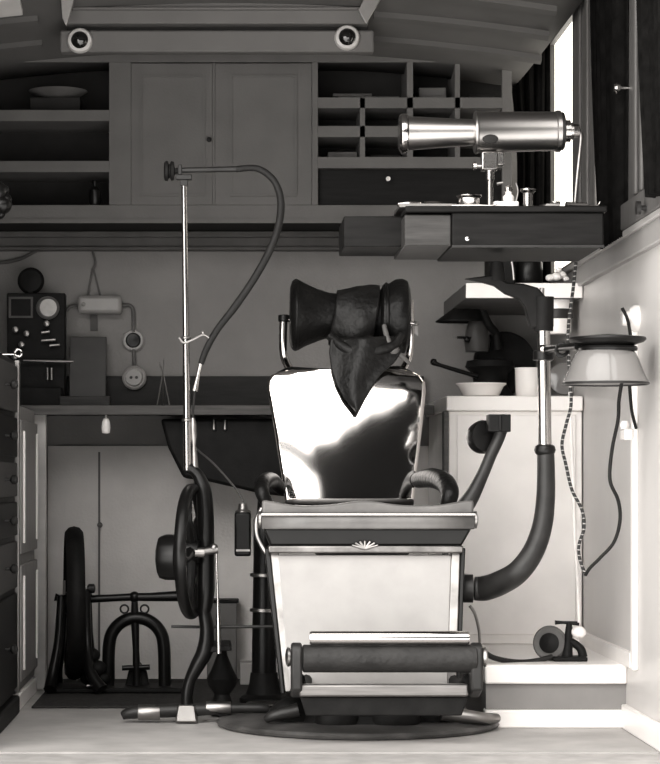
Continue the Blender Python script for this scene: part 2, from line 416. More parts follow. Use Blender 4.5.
# ================================================================== ROOF LAMPS AND STAYS
for (px, py, l) in ((80, 41, 'round dark bulb in a pale ring at the left end of the roof beam'), (347, 38, 'round dark bulb in a pale ring at the right end of the roof beam')):
    c0 = P(px, py, YL)
    t = thing('roof_lamp', (c0.x, YL, c0.z), l, 'lamp', 'bull\'s-eye roof lamps')
    MB().lathe([(.037, 0), (.037, .008), (.033, .016), (.025, .018), (.024, .004)], (c0.x, YL, c0.z), (0, -1, 0), 32).build('mounting_ring', 'postpaint', t)
    MB().ball((c0.x, YL - .010, c0.z), (.027, .022, .027)).build('bulb', 'lens', t)
for (pts, l) in ((((60, -6), (62, 18), (66, 26), (72, 8), (76, -6)), 'left bright metal stay hanging under the roof lantern'), (((384, -6), (372, 14), (366, 24), (358, 10), (366, -6)), 'right bright metal stay hanging under the roof lantern')):
    o = MB().prism([(X(a, 6.6), Z(b_, 6.6)) for a, b_ in pts], 6.6, 6.612).build('roof_stay', 'nickeldull', bevel=.002)
    tag(o, l, 'bracket', 'roof lantern stays')

# ================================================================== COUNTER ALONG THE BACK
zc = Z(405, 6.9); zcb = Z(415, 6.9)
xc0, xc1 = -.985, .6125
t = thing('back_counter', (-.2, 7.1, zc), 'long dark counter along the back wall with a dark splashboard', 'counter')
MB().box(xc0, xc1, 6.9, 7.275, zcb + .008, zc).build('counter_top', 'counter', t, bevel=.002)
MB().box(xc0, xc1, 6.893, 6.9, zcb, zc - .001).build('edge_strip', 'counter_edge', t, bevel=.002)
MB().box(xc0, xc1, 7.262, 7.2795, zc, zc + .103).build('splashboard', 'counter', t, bevel=.002)
po = MB().box(X(33, 6.95), X(46, 6.95), 6.95, 6.99, 0, zcb + .008); po.build('post', 'postpaint', t, bevel=.003)
# dark equipment case slung under it
Yk = 6.93
def hull(name, pts, y0, y1, m, parent, bevel=.01):
    return MB().prism([(X(a, Yk), Z(b_, Yk)) for a, b_ in pts], y0, y1).build(name, m, parent, bevel=bevel)
t = thing('leather_case', (X(225, Yk), 7.05, Z(480, Yk)), 'big dark tapering case slung beneath the back counter behind the chair', 'case')
hull('body', [(160, 418.5), (300, 418.5), (300, 498), (262, 494), (237, 488), (206, 481), (183, 478), (168, 448)], 6.96, 7.2, 'ironmatt', t)
for px in (214, 225): MB().lathe([(.003, 0), (.004, .012), (.006, .03), (.002, .032)], P(px, 420, 6.955) , (0, -.15, -1), 12).build('clasp', 'nickeldull', t)

# switch pull under the counter
t = thing('pull_switch', P(106, 425, 6.92), 'small white bell-shaped pull hanging under the left end of the counter', 'switch')
a = P(106, 418, 6.92); MB().tube([a + Vector((0, 0, .02)), a], .003, 8).build('cord', 'cordw', t)
MB().lathe([(.002, .0), (.008, -.002), (.012, -.012), (.014, -.03), (.012, -.045), (.003, -.048)], a, (0, 0, 1), 20).build('bell', 'enamel', t)

# conduit with a knob on the lower back wall
t = thing('wall_wire', P(99, 650, 7.275), 'thin dark vertical wire with a small cleat on the wall below the counter', 'wire')
MB().box(X(98.2, 7.275), X(100.2, 7.275), 7.272, 7.28, Z(655, 7.275), Z(452, 7.275)).build('wire_run', 'greypaint', t)
MB().lathe([(.007, 0), (.009, .006), (.004, .012)], P(100, 525, 7.274), (0, -1, 0), 14).build('cleat', 'greypaint', t)

# dark mat
tag(MB().box(X(38, 6.6), .56, 6.38, 7.265, .0005, .006).build('floor_mat', 'mat_dark', bevel=.002), 'dark floor mat covering the rear of the floor under the counter', 'mat')

# ================================================================== LEFT CABINETS
XL = -.583
zt = .958
t = thing('drawer_cabinet', (-.79, 5.83, 0), 'dark cabinet of drawers standing along the left side near the open end', 'cabinet')
MB().box(-.985, XL, 5.40, 6.24, .055, zt).build('carcass', 'darkwood', t, bevel=.004)
MB().box(-.985, XL + .012, 5.38, 6.25, .0, .05).build('plinth', 'ironmatt', t, bevel=.006)
rows = [(.075, .33), (.345, .47), (.485, .575), (.59, .68), (.695, .80), (.815, .94)]
for i, (a, b_) in enumerate(rows):
    d = MB().box(XL, XL + .010, 5.44, 6.20, a, b_).build('drawer', 'blockwood' if i % 2 else 'darkwood', t, bevel=.003)
    zz = (a + b_) / 2
    for yy in (5.86,):
        MB().lathe([(.004, 0), (.004, .012), (.012, .018), (.013, .026), (.008, .032), (.001, .033)], (XL + .010, yy, zz), (1, 0, 0), 16).build('knob', 'irongrey', d)
MB().box(XL, XL + .014, 6.21, 6.235, .06, zt).build('corner_strip', 'nickeldull', t, bevel=.002)
t = thing('panelled_cupboard', (-.79, 6.55, 0), 'paler panelled cupboard along the left side behind the dark drawers', 'cupboard')
MB().box(-.985, XL, 6.26, 6.86, .05, .84).build('carcass', 'palepanel', t, bevel=.004)
MB().box(-.985, XL + .006, 6.26, 6.87, 0, .045).build('plinth', 'white_worn', t, bevel=.004)
for (a, b_) in ((.08, .40), (.43, .80)):
    d = MB().box(XL, XL + .012, 6.30, 6.82, a, b_).build('door', 'palepanel', t, bevel=.003)
    MB().box(XL + .012, XL + .018, 6.34, 6.36, a + .03, b_ - .03).build('door_moulding', 'white_worn', d, bevel=.002)
    MB().box(XL + .012, XL + .018, 6.76, 6.78, a + .03, b_ - .03).build('door_moulding', 'white_worn', d, bevel=.002)
# ring-handled tool on the cabinet
t = thing('ring_handled_tool', (X(10, 6.1), 6.1, zt), 'nickel tool with a ring end lying on the dark drawer cabinet', 'tool')
MB().tube([(X(-20, 6.1), 6.1, zt + .008), (X(14, 6.1), 6.1, zt + .008)], .0045, 10).build('shank', 'nickel', t)
MB().torus((X(18, 6.1), 6.1, zt + .0125), .009, .0035, (0, 1, 0), 24, 8).build('ring', 'nickel', t)
# tassel-like fitting at the left edge
t = thing('wall_bracket_lamp', (-.99, 6.0, Z(205, 6.0)), 'dark knobbly lamp bracket reaching in from the left wall', 'lamp')
MB().tube([(-1.0, 6.0, Z(190, 6.0)), (-.8, 6.0, Z(186, 6.0)), (-.64, 6.0, Z(192, 6.0))], .012, 10).build('arm', 'ironmatt', t)
q = MB()
for (px, py, r) in ((-4, 192, .03), (2, 205, .026), (-8, 210, .03), (6, 200, .016), (-14, 200, .03), (4, 190, .014), (0, 214, .014)): q.ball(P(px, py, 6.0), r, 12, 8)
q.build('holder', 'iron', t)

# ================================================================== SWITCHBOARD AND WALL ELECTRICS
Ys = 7.15
x = lambda p: X(p, Ys)
z = lambda p: Z(p, Ys)
t = thing('switchboard', (x(36), Ys + .04, zc), 'black upright switchboard with dials and knobs standing on the counter at left', 'switchboard')
MB().box(x(7), x(65), Ys, Ys + .06, zc + .001, z(293)).build('board', 'ironmatt', t, bevel=.004)
q = MB()
for (a, b_, c_, d_) in ((9, 33, 297, 299), (9, 33, 316, 318), (9, 11, 299, 316), (31, 33, 299, 316)): q.box(x(a), x(b_), Ys - .008, Ys, z(d_), z(c_))
q.build('meter_frame', 'papergrey', t)
g = MB().lathe([(.036, 0), (.036, .015), (.030, .02), (.028, .016)], (x(48), Ys, z(308)), (0, -1, 0), 30).build('gauge', 'greypaint', t)
MB().lathe([(.027, 0), (.027, .003), (.001, .003)], (x(49), Ys - .014, z(308)), (0, -1, 0), 30).build('gauge_face', 'dial', g)
for (px, py) in ((16, 330), (27, 334), (15, 357), (47, 324), (22, 345)):
    MB().lathe([(.005, 0), (.005, .015), (.010, .02), (.009, .03), (.002, .033)], (x(px), Ys, z(py)), (0, -1, 0), 14).build('knob', 'nickeldull', t)
q = MB()
for (a, b_, py) in ((42, 56, 341), (50, 60, 346), (42, 50, 333)): q.tube([(x(a), Ys - .02, z(py)), (x(b_), Ys - .02, z(py - 1))], .005, 10)
for a in (45, 52): q.tube([(x(a), Ys, z(341)), (x(a), Ys - .02, z(341))], .003, 8)
q.build('contact_bar', 'nickeldull', t)
q = MB().tube([(x(24), Ys - .03, z(361)), (x(62), Ys - .03, z(362)), (x(74), Ys - .03, z(362))], [.003, .006, .004], 10, smooth=False)
q.tube([(x(45), Ys, z(362)), (x(45), Ys - .03, z(362))], .004, 8)
q.build('lever', 'steel', t)
for a in (48, 52): MB().tube([(x(a), Ys - .02, z(368)), (x(a), Ys - .02, z(380))], .004, 10).build('fuse', 'nickeldull', t)
MB().box(x(10), x(63), Ys - .06, Ys - .001, zc + .001, z(388)).build('base_box', 'ironmatt', t, bevel=.004)
t = thing('round_bell', (x(30), Ys + .03, z(293)), 'round dark bell standing on top of the black switchboard', 'bell')
MB().lathe([(.03, 0), (.041, .008), (.042, .018), (.034, .03), (.012, .036), (.001, .037)], (x(30), Ys + .05, z(280)), (0, -1, 0), 32).build('gong', 'ironmatt', t)
MB().box(x(28), x(32), Ys + .02, Ys + .04, z(293) + .0005, z(285)).build('stem', 'ironmatt', t)
o = MB().hexa([(x(68), Ys + .04, zc + .001), (x(105), Ys + .04, zc + .001), (x(105), Ys + .048, zc + .001), (x(68), Ys + .048, zc + .001), (x(68), Ys + .09, z(335)), (x(105), Ys + .09, z(335)), (x(105), Ys + .098, z(335)), (x(68), Ys + .098, z(335))]).build('leaning_plate', 'glassplate', bevel=.002)
tag(o, 'square grey plate leaning back on the counter beside the switchboard', 'plate')
o = MB().box(x(62), x(112), Ys - .12, Ys - .03, zc + .001, zc + .032).build('instrument_tray', 'blockwood', bevel=.004); tag(o, 'low wooden tray on the counter before the leaning grey plate', 'tray')
# little wire stand on the counter
t = thing('wire_stand', (X(163, 7.0), 7.0, zc), 'little three-legged wire stand on the counter left of the drill rod', 'stand')
top = P(163, 372, 7.0)
for dx, dy in ((-.017, -.02), (.02, -.015), (.0, .03)): MB().tube([top, Vector((top.x + dx, 7.0 + dy, zc + .002))], .002, 8).build('leg', 'nickeldull', t)
MB().tube([top + Vector((-.012, 0, .028)), top, ], .0016, 8).build('prong', 'nickeldull', t)
MB().tube([top + Vector((.004, 0, .040)), top], .0016, 8).build('prong', 'nickeldull', t)
# fuse box, conduit, switch, socket, hanging strap on the wall
Yw = 7.27
x = lambda p: X(p, Yw)
z = lambda p: Z(p, Yw)
t = thing('fuse_box', (x(100), YB, z(314)), 'pale oblong fuse box with rounded corners on the back wall', 'fuse box')
MB().box(x(78), x(122), 7.245, YB, z(314), z(296)).build('cover', 'ringpaint', t, bevel=.012)
MB().lathe([(.006, 0), (.007, .004), (.003, .006)], (x(84), 7.245, z(305)), (0, -1, 0), 12).build('screw', 'steel', t)
t2 = thing('wall_conduit_pipe', (x(133), YB, z(330)), 'thin grey conduit bending from the pale fuse box down to the round socket', 'conduit')
MB().tube([(x(121), 7.285, z(305)), (x(129), 7.285, z(305)), (x(133), 7.285, z(311)), (x(133), 7.285, z(332))], .006, 10).build('pipe', 'greypaint', t2)
MB().tube([(x(133.5), 7.285, z(349)), (x(134), 7.285, z(368))], .006, 10).build('pipe', 'greypaint', t2)
MB().tube([(x(66), 7.285, z(311)), (x(70), 7.285, z(306)), (x(79), 7.285, z(305))], .005, 10).build('pipe', 'greypaint', t2)
t = thing('round_switch', (x(133), YB, z(340)), 'upper round switch with a dark centre on the back wall', 'switch')
MB().lathe([(.036, 0), (.036, .012), (.031, .018), (.024, .018), (.024, .010), (.001, .010)], (x(133), YB, z(340)), (0, -1, 0), 30).build('ring', 'ringpaint', t)
MB().lathe([(.024, 0), (.02, .012), (.001, .014)], (x(133), YB - .010, z(340)), (0, -1, 0), 30).build('dolly', 'iron', t)
t = thing('round_socket', (x(134.5), YB, z(378)), 'lower round pale socket with two holes on the back wall below the switch', 'socket')
MB().lathe([(.038, 0), (.038, .016), (.032, .022), (.026, .020), (.025, .03), (.001, .03)], (x(134.5), 7.2615, z(378)), (0, -1, 0), 30).build('body', 'ringpaint', t)
for a in (131.5, 137): MB().lathe([(.005, 0), (.005, .0315), (.001, .032)], (x(a), 7.2614, z(378)), (0, -1, 0), 12).build('hole', 'iron', t)
t = thing('hanging_strap', (x(93), YB, z(275)), 'grey cord forking above the pale fuse box on the back wall', 'cord')
MB().tube([(x(92), 7.292, z(250)), (x(95), 7.288, z(262)), (x(92), 7.288, z(270))], .004, 8).build('upper_cord', 'greypaint', t)
q = MB().tube([(x(92), 7.288, z(268)), (x(87), 7.288, z(296))], .003, 8); q.tube([(x(93), 7.288, z(268)), (x(100), 7.288, z(296))], .003, 8)
q.build('fork', 'greypaint', t)
MB().box(x(90), x(97), 7.288, YB, z(330), z(314.5)).build('lower_strap', 'wall_dark', t)
o = MB()
for pts in (((-30, 262), (0, 262), (20, 258), (34, 251), (44, 249), (120, 249)),): o.tube([(x(a), 7.29, z(b_)) for a, b_ in pts], .006, 8)
tag(o.build('wall_cable', 'wall_dark'), 'grey cable rising along the upper back wall at far left', 'cable')

# ================================================================== TREADLE LATHE (back left)
Yt = 6.85
x = lambda p: X(p, Yt)
z = lambda p: Z(p, Yt)
t = thing('treadle_lathe', (x(110), Yt, 0), 'black cast-iron treadle lathe with an edge-on flywheel and horseshoe frame below the counter', 'lathe')
wc = Vector((x(74), Yt, z(603)))
axv = Vector((1, .10, 0)).normalized()
wh = MB().torus(wc, .205, .024, axv, 44, 10, rx=.028).build('flywheel', 'ironmatt', t)
q = MB()
for k in range(6):
    a = k * PI / 3; d = Vector((0, math.sin(a), math.cos(a))); q.tube([wc + d * .02, wc + d * .20], [.012, .009], 8)
q.build('spoke', 'iron', wh)
MB().lathe([(.03, -.03), (.034, -.02), (.034, .02), (.03, .03)], wc, axv, 20).build('hub', 'iron', wh)
for sy, sx in ((-.10, 0), (.10, 0)):
    q = MB().tube([(x(62), Yt + sy * .3, z(596)), (x(60), Yt + sy * .6, z(640)), (x(55), Yt + sy, z(672)), (x(53.5), Yt + sy * 1.3, .022)], [.012, .014, .016, .02], 10)
    q.build('leg', 'iron', t)
    q = MB().tube([(x(87), Yt + sy * .3, z(590)), (x(88), Yt + sy * .5, z(640)), (x(92), Yt + sy, z(668)), (x(104), Yt + sy * 1.3, .022)], [.012, .014, .016, .02], 10)
    q.build('leg', 'iron', t)
q = MB().tube([(x(55), Yt, z(597)), (x(60), Yt, z(598)), (x(86), Yt, z(598)), (x(92), Yt, z(598))], [.012, .008, .012, .012], 12, smooth=False)
q.tube([(x(90), Yt, z(599)), (x(112), Yt, z(598)), (x(134), Yt, z(597)), (x(150), Yt, z(597)), (x(181), Yt, z(596))], [.012, .011, .012, .013, .017], 14)
q.build('shaft', 'iron', t)
MB().ball((x(134.5), Yt, z(597)), .017).build('bearing', 'iron', t)
MB().lathe([(.008, 0), (.014, .004), (.014, .02), (.008, .024)], (x(88), Yt - .03, z(588)), (1, 0, 0), 16).build('set_screw', 'irongrey', t)
MB().tube([(x(80), Yt - .03, z(588)), (x(90), Yt - .03, z(588))], .004, 8).build('screw_rod', 'nickeldull', t)
for a in (65, 71): MB().tube([(x(a), Yt - .04, z(580)), (x(a), Yt - .04, z(594))], .004, 8).build('guide_pin', 'nickeldull', t)
hc = Vector((x(136.5), Yt, z(645)))
q = MB()
pts = [(hc.x - .084, Yt, .02), (hc.x - .083, Yt, hc.z - .04)]
for k in range(9):
    a = PI - PI * k / 8; pts.append((hc.x + .081 * math.cos(a), Yt, hc.z + .081 * math.sin(a)))
pts += [(hc.x + .083, Yt, hc.z - .04), (hc.x + .084, Yt, .02)]
q.tube(pts, .019, 14, 4).build('horseshoe_frame', 'iron', t)
MB().tube([(x(134.5), Yt, z(600)), (x(135), Yt, z(620)), (x(136), Yt, z(650)), (x(137), Yt, .02)], [.009, .013, .010, .014], 12).build('stem', 'iron', t)
for sx in (-1, 1):
    MB().torus((x(134.5) + sx * .030, Yt, z(609)), .012, .003, (0, 1, 0), 20, 8).build('scroll', 'irongrey', t)
MB().tube([(x(122), Yt, z(668)), (x(150), Yt, z(667))], .008, 10).build('crossbar', 'iron', t)
q = MB().prism([(x(124), z(690)), (x(128), z(672)), (x(137), z(660)), (x(146), z(672)), (x(150), z(690))], Yt + .02, Yt + .06)
q.build('treadle_hinge', 'ironmatt', t, bevel=.004)
MB().box(x(49), x(186), Yt - .09, Yt + .10, .007, .022).build('base', 'ironmatt', t, bevel=.004)
q = MB()
for (px, py, r) in ((92, 655, .026), (98, 668, .028), (90, 676, .03), (104, 678, .022)): q.ball((x(px), Yt - .02, z(py)), (r, r, r * .9), 12, 8)
q.build('treadle_casting', 'ironmatt', t)
MB().tube([(x(89), Yt - .10, .03), (x(107), Yt - .10, .031)], .005, 10).build('treadle_bar', 'nickeldull', t)

# small boxes at the wall
Yx = 7.05
t = tin(240, 263, Z(663, Yx), .0065, Yx, Yx + .1, 'white_carton', 'paper', 'small white carton on the dark mat against the back wall', 'box')
t = thing('square_dark_box', (X(222, 7.1), 7.15, 0), 'square dark box standing on the mat behind the drill treadle', 'box')
MB().box(X(207, 7.15), X(237, 7.15), 7.16, 7.26, .0065, Z(603, 7.15)).build('body', 'greypaint', t, bevel=.004)
MB().box(X(205, 7.15), X(239, 7.15), 7.155, 7.262, Z(603, 7.15), Z(600, 7.15)).build('lid', 'ironmatt', t, bevel=.003)

# dark stand behind the chair, left
Yg = 6.5
x = lambda p: X(p, Yg)
z = lambda p: Z(p, Yg)
t = thing('gas_stand', (x(263), Yg, 0), 'dark upright iron stand with pale collars just behind the left of the chair', 'stand')
MB().lathe([(.036, z(690)), (.034, z(640)), (.030, z(560)), (.030, z(520)), (.020, z(512)), (.018, z(500)), (.001, z(499))], (x(264), Yg, 0), (0, 0, 1), 24).build('column', 'iron', t)
MB().lathe([(.07, .0065), (.07, .02), (.052, .03), (.042, .06), (.038, .09)], (x(264), Yg, 0), (0, 0, 1), 28).build('base', 'ironmatt', t)
for py in (577, 612): MB().lathe([(.034, 0), (.040, .002), (.040, .010), (.034, .012)], (x(264), Yg, z(py)), (0, 0, 1), 28).build('collar', 'nickeldull', t)
MB().lathe([(.025, 0), (.06, .004), (.062, .008), (.02, .012)], (x(268), Yg - .10, .007), (0, 0, 1), 28).build('foot_plate', 'nickeldull', t)

# hanging foot-switch box between drill and chair
Yh = 6.3
x = lambda p: X(p, Yh)
z = lambda p: Z(p, Yh)
t = thing('hanging_switch_box', (x(242), Yh, z(556)), 'narrow dark box with a nickel cap hanging by a thin tube left of the seat', 'box')
MB().box(x(234.5), x(251), Yh - .03, Yh + .03, z(556), z(512)).build('case', 'iron', t, bevel=.006)
MB().box(x(236), x(250), Yh - .033, Yh - .03, z(551), z(549)).build('case_band', 'nickeldull', t)
MB().lathe([(.022, 0), (.022, .006), (.014, .010), (.012, .026), (.001, .028)], (x(243), Yh, z(513)), (0, 0, 1), 18).build('cap', 'nickeldull', t)
MB().tube([P(243, 504, Yh), P(241, 497, Yh + .02), P(232, 484, 6.45), P(214, 464, 6.6), P(200, 452, 6.8), P(195, 447, 6.93)], .003, 8).build('tube', 'greypaint', t)

# ================================================================== FOOT-TREADLE DENTAL ENGINE
Yd = 6.0
x = lambda p: X(p, Yd)
z = lambda p: Z(p, Yd)
p3 = lambda a, b_, dy=0: Vector((x(a), Yd + dy, z(b_)))
t = thing('treadle_dental_drill', (x(190), Yd, 0), 'tall foot-treadle dental drill with thin nickel rod, black wheel and hanging cable arm', 'dental drill')
fz = .028
MB().tube([(x(122), Yd, .018), (x(135), Yd, fz), (x(187), Yd, fz + .006), (x(236), Yd, .039), (x(262), Yd, .039), (x(269), Yd, .036)], [.010, .017, .018, .013, .012, .008], 12).build('foot_bar', 'irongrey', t)
MB().tube([(x(187), Yd, fz), (x(187), Yd + .12, fz - .004), (x(190), Yd + .24, .016)], [.016, .014, .012], 12).build('foot_bar', 'irongrey', t)
for (a, b_, zz, rr) in ((138, 160, fz, .020), (206, 231, .040, .0165)): MB().lathe([(rr - .001, 0), (rr, .002), (rr, X(b_, Yd) - X(a, Yd) - .002), (rr - .001, X(b_, Yd) - X(a, Yd))], (x(a), Yd, zz), (1, 0, 0), 20).build('sleeve', 'nickeldull', t)
MB().hexa([(x(175), Yd - .03, .004), (x(198), Yd - .03, .004), (x(198), Yd + .03, .004), (x(175), Yd + .03, .004), (x(178), Yd - .024, z(704)), (x(195), Yd - .024, z(704)), (x(195), Yd + .024, z(704)), (x(178), Yd + .024, z(704))]).build('foot_block', 'nickeldull', t, bevel=.005)
MB().tube([p3(187, 706), p3(187, 694), p3(190, 680), p3(197, 666), p3(205, 650), p3(207, 630), p3(204, 610)], [.016, .016, .015, .019, .022, .019, .017], 14).build('lower_column', 'iron', t)
MB().tube([p3(204, 612), p3(206, 590), p3(206, 540), p3(205, 505), p3(203, 488), p3(197, 474), p3(188, 467)], [.018, .023, .022, .022, .020, .015, .012], 14).build('column', 'iron', t)
wc = p3(192, 551, -.03); wax = Vector((1, -.17, 0)).normalized()
wh = MB().torus(wc, .164, .013, wax, 48, 10, rx=.016).build('drive_wheel', 'iron', t)
q = MB()
for k in range(5):
    a = 2 * PI * k / 5 + .3; d = (Matrix.Rotation(a, 3, wax) @ Vector((0, 0, 1)))
    e = wax.cross(d)
    q.tube([wc + d * .02, wc + d * .09 + e * .02, wc + d * .16], [.014, .010, .010], 8)
q.build('spoke', 'iron', wh)
MB().lathe([(.03, -.02), (.03, .02)], wc, wax, 20).build('hub', 'iron', wh)
MB().lathe([(.040, -.05), (.055, -.045), (.060, -.03), (.060, .0), (.05, .012), (.03, .02)], p3(177, 557, -.01), (1, -.17, 0), 10).build('pulley', 'iron', t)
MB().tube([p3(196, 552, -.05), p3(218, 549, -.05)], [.010, .010], 12).build('crank_axle', 'steel', t)
MB().lathe([(.014, -.012), (.014, .012)], p3(200, 552, -.05), (1, 0, 0), 16).build('axle_collar', 'nickeldull', t)
MB().ball(p3(214, 547, -.05), .011).build('crank_pin', 'nickeldull', t)
MB().tube([p3(216.5, 550, -.05), p3(218, 600, -.05), p3(218.5, 618, -.05), p3(219, 652, -.05)], [.003, .003, .006, .006], 10, smooth=False).build('connecting_rod', 'nickel', t)
MB().tube([p3(171, 627, .02), p3(205, 627.5, .02), p3(276, 627, .02)], [.0035, .004, .004], 8).build('cross_rod', 'irongrey', t)
q = MB().lathe([(.010, z(650)), (.014, z(660)), (.030, z(675)), (.040, z(684)), (.036, z(692)), (.022, z(700)), (.030, .02), (.034, .004)], (x(222), Yd + .17, 0), (0, 0, 1), 18, jitter=.1)
q.build('treadle_boss', 'ironmatt', t)
MB().hexa([p3(210, 652, -.02), p3(232, 650, -.02), p3(232, 650, .20), p3(210, 652, .20), p3(212, 646, -.02), p3(230, 645, -.02), p3(230, 645, .20), p3(212, 646, .20)]).build('treadle_plate', 'ironmatt', t, bevel=.003)
# upright
MB().tube([p3(187.5, 470), p3(186, 330), p3(184, 178)], [.0105, .0085, .0065], 14, smooth=False).build('upright_rod', 'nickel', t)
for py in (420, 338): MB().lathe([(.011, -.004), (.0135, -.002), (.0135, .002), (.011, .004)], p3(187 if py > 400 else 186, py), (0, 0, 1), 18).build('rod_ring', 'nickeldull', t)
q = MB().tube([p3(179, 338, -.012), p3(184, 343, -.014), p3(193, 340, -.014), p3(203, 335, -.01), p3(209, 338, -.008)], .003, 8); q.ball(p3(203, 333, -.01), .006, 10, 6)
q.build('cable_clip', 'nickeldull', t)
hd = MB().lathe([(.020, 0), (.026, .004), (.026, .010), (.018, .013), (.018, .016), (.026, .019), (.024, .026), (.008, .028), (.007, .04)], p3(164, 171), (1, 0, 0), 24).build('head_pulley', 'ironmatt', t)
q = MB().box(x(176), x(192), Yd - .012, Yd + .012, z(180), z(175)); q.box(x(178), x(182), Yd - .012, Yd + .012, z(175), z(165)); q.box(x(180), x(188), Yd - .009, Yd + .009, z(186), z(180))
q.build('yoke', 'irongrey', t, bevel=.002)
MB().tube([p3(172, 170.5), p3(190, 170), p3(240, 169)], [.006, .007, .008], 12).build('cable_arm', 'irongrey', t)
MB().tube([p3(236, 169.2), p3(254, 168), p3(266, 173), p3(276, 184), p3(281, 203), p3(278, 228), p3(268, 254), p3(252, 282), p3(234, 308), p3(217, 330), p3(206, 350), p3(201, 364)], [.008, .0085, .009, .009, .010, .010, .010, .010, .010, .009, .009, .008], 12).build('flexible_shaft', 'rubber', t)
MB().tube([p3(201, 362), p3(198, 376), p3(195, 391)], [.006, .0055, .008], 12, smooth=False).build('handpiece', 'nickel', t)
MB().tube([p3(195, 390), p3(193.5, 405), p3(193, 420)], .003, 8).build('cord', 'rubber', t)
MB().tube([p3(193, 418), p3(193.3, 424), p3(193.6, 438), p3(194, 446), p3(194.3, 452), p3(195, 468)], [.005, .0085, .0085, .005, .007, .009], 12, smooth=False).build('parking_sleeve', 'nickeldull', t)
MB().tube([p3(188, 469), p3(196, 472)], .012, 12).build('sleeve_bracket', 'iron', t)

# ================================================================== DENTAL CHAIR
CXc, CYc = .331, 5.95
ch = thing('dental_chair', (CXc, CYc, 0), 'antique dental chair with bright metal backrest, cream leg panel and round iron base', 'dental chair')
MB().lathe([(.34, .001), (.362, .003), (.366, .010), (.360, .017), (.30, .024), (.10, .028)], (CXc, CYc, 0), (0, 0, 1), 72).build('base_plate', 'baseiron', ch)
MB().lathe([(.23, .026), (.22, .045), (.18, .06), (.165, .10), (.13, .16), (.10, .22), (.095, .42), (.14, .46)], (CXc + .01, CYc, 0), (0, 0, 1), 40).build('pedestal', 'ironmatt', ch)
q = MB()
for (dx, dy, r) in ((-.17, -.12, .05), (.17, -.12, .055), (-.06, -.2, .045), (.08, -.2, .05)): q.ball((CXc + dx, CYc + dy, .035), (r * 1.3, r, r), 16, 8)
q.build('base_casting', 'ironmatt', ch)
MB().tube([(CXc + .2, CYc - .18, .05), (CXc + .30, CYc - .17, .035), (CXc + .345, CYc - .12, .03)], [.02, .016, .012], 12).build('foot_pedal', 'nickeldull', ch)
MB().tube([(CXc - .16, CYc - .2, .06), (CXc - .22, CYc - .2, .045), (CXc - .24, CYc - .19, .035)], [.018, .014, .010], 12).build('foot_pedal', 'irongrey', ch)
# leg panel
def leg_pt(px, py, d=0):
    k = (py - 553) / (690 - 553); Y = 5.765 - .085 * k + d
    return P(px, py, Y)
def quad_prism(name, cs, th, m, parent, bevel=.003):
    a = [leg_pt(*c_) for c_ in cs]; b_ = [v + Vector((0, th, 0)) for v in a]
    return MB().hexa([a[0], a[1], b_[1], b_[0], a[3], a[2], b_[2], b_[3]]).build(name, m, parent, bevel=bevel)
quad_prism('leg_panel', [(288, 690), (450, 690), (453, 555), (276, 555)], .015, 'cream', ch)
fr = quad_prism('panel_frame', [(285, 692), (291.5, 692), (279, 552), (270, 552)], .03, 'nickelframe', ch); 
lab(fr, 'bright nickel strip down the left edge of the leg panel')
fr2 = MB()
a = [leg_pt(*c_, -.006) for c_ in ((447, 692), (456, 692), (460.5, 552), (451, 552))]; b_ = [v + Vector((0, .036, 0)) for v in a]
fr2.hexa([a[0], a[1], b_[1], b_[0], a[3], a[2], b_[2], b_[3]]).build('panel_frame', 'nickelframe', ch, bevel=.003)
quad_prism('side_plate', [(281, 694), (285, 694), (270, 548), (264.5, 548)], .10, 'iron', ch)
quad_prism('side_plate', [(456, 694), (460, 694), (465.5, 548), (460.5, 548)], .10, 'iron', ch)
MB().box(X(268, 5.75), X(463, 5.75), 5.742, 5.80, Z(553, 5.75), Z(545.5, 5.75)).build('top_rail', 'nickelframe', ch, bevel=.004)
q = MB()
for k in range(7):
    a = -1.1 + 2.2 * k / 6
    c0 = P(365, 549, 5.74); q.tube([c0, c0 + Vector((math.sin(a) * .036, 0, math.cos(a) * .020))], [.004, .0025], 8)
q.build('shell_ornament', 'nickeldull', ch)
# seat
ys = 5.73
xs0, xs1 = X(262, ys), X(474, ys)
q = MB()
a0, a1 = X(263, 5.74), X(473, 5.74)
q.hexa([P(270, 546, 5.75), P(462, 546, 5.75), P(462, 546, 5.75) + Vector((0, .3, 0)), P(270, 546, 5.75) + Vector((0, .3, 0)), P(264, 528, 5.745), P(472, 528, 5.745), P(472, 528, 5.745) + Vector((0, .32, 0)), P(264, 528, 5.745) + Vector((0, .32, 0))])
q.build('seat_apron', 'iron', ch, bevel=.006)
n = 40; pts = [(xs0, Z(529, ys)), (xs1, Z(529, ys))]
def wavy(u): return 505.8 - 4.8 * math.exp(-((u - .485) / .13) ** 2) - 5.5 * math.exp(-((u - .0) / .10) ** 2) - 5.5 * math.exp(-((u - 1.0) / .12) ** 2)
top = [(xs0 + (xs1 - xs0) * (1 - k / n), Z(wavy(1 - k / n), ys)) for k in range(n + 1)]
q = MB().prism([(xs0, Z(516, ys)), (xs1, Z(516, ys))] + top, ys + .006, ys + .05).build('seat_front_roll', 'seatgrey', ch, bevel=.006)
sf = MB()
def sfp(u, v):   # a rolled strip across the seat front
    ang = -.5 + v * 1.5
    return (xs0 + (xs1 - xs0) * u, ys + .004 - .018 * math.cos(ang) + .008, Z(529, ys) + (Z(513, ys) - Z(529, ys)) * v)
sf.sheet(sfp, 4, 10).build('seat_front_plate', 'seatgrey', ch, solid=.003)
MB().tube([(xs0 - .002, ys - .008, Z(514.5, ys)), (xs1 + .002, ys - .008, Z(514.5, ys))], .0042, 10).build('seat_edge_bead', 'chrome', ch)
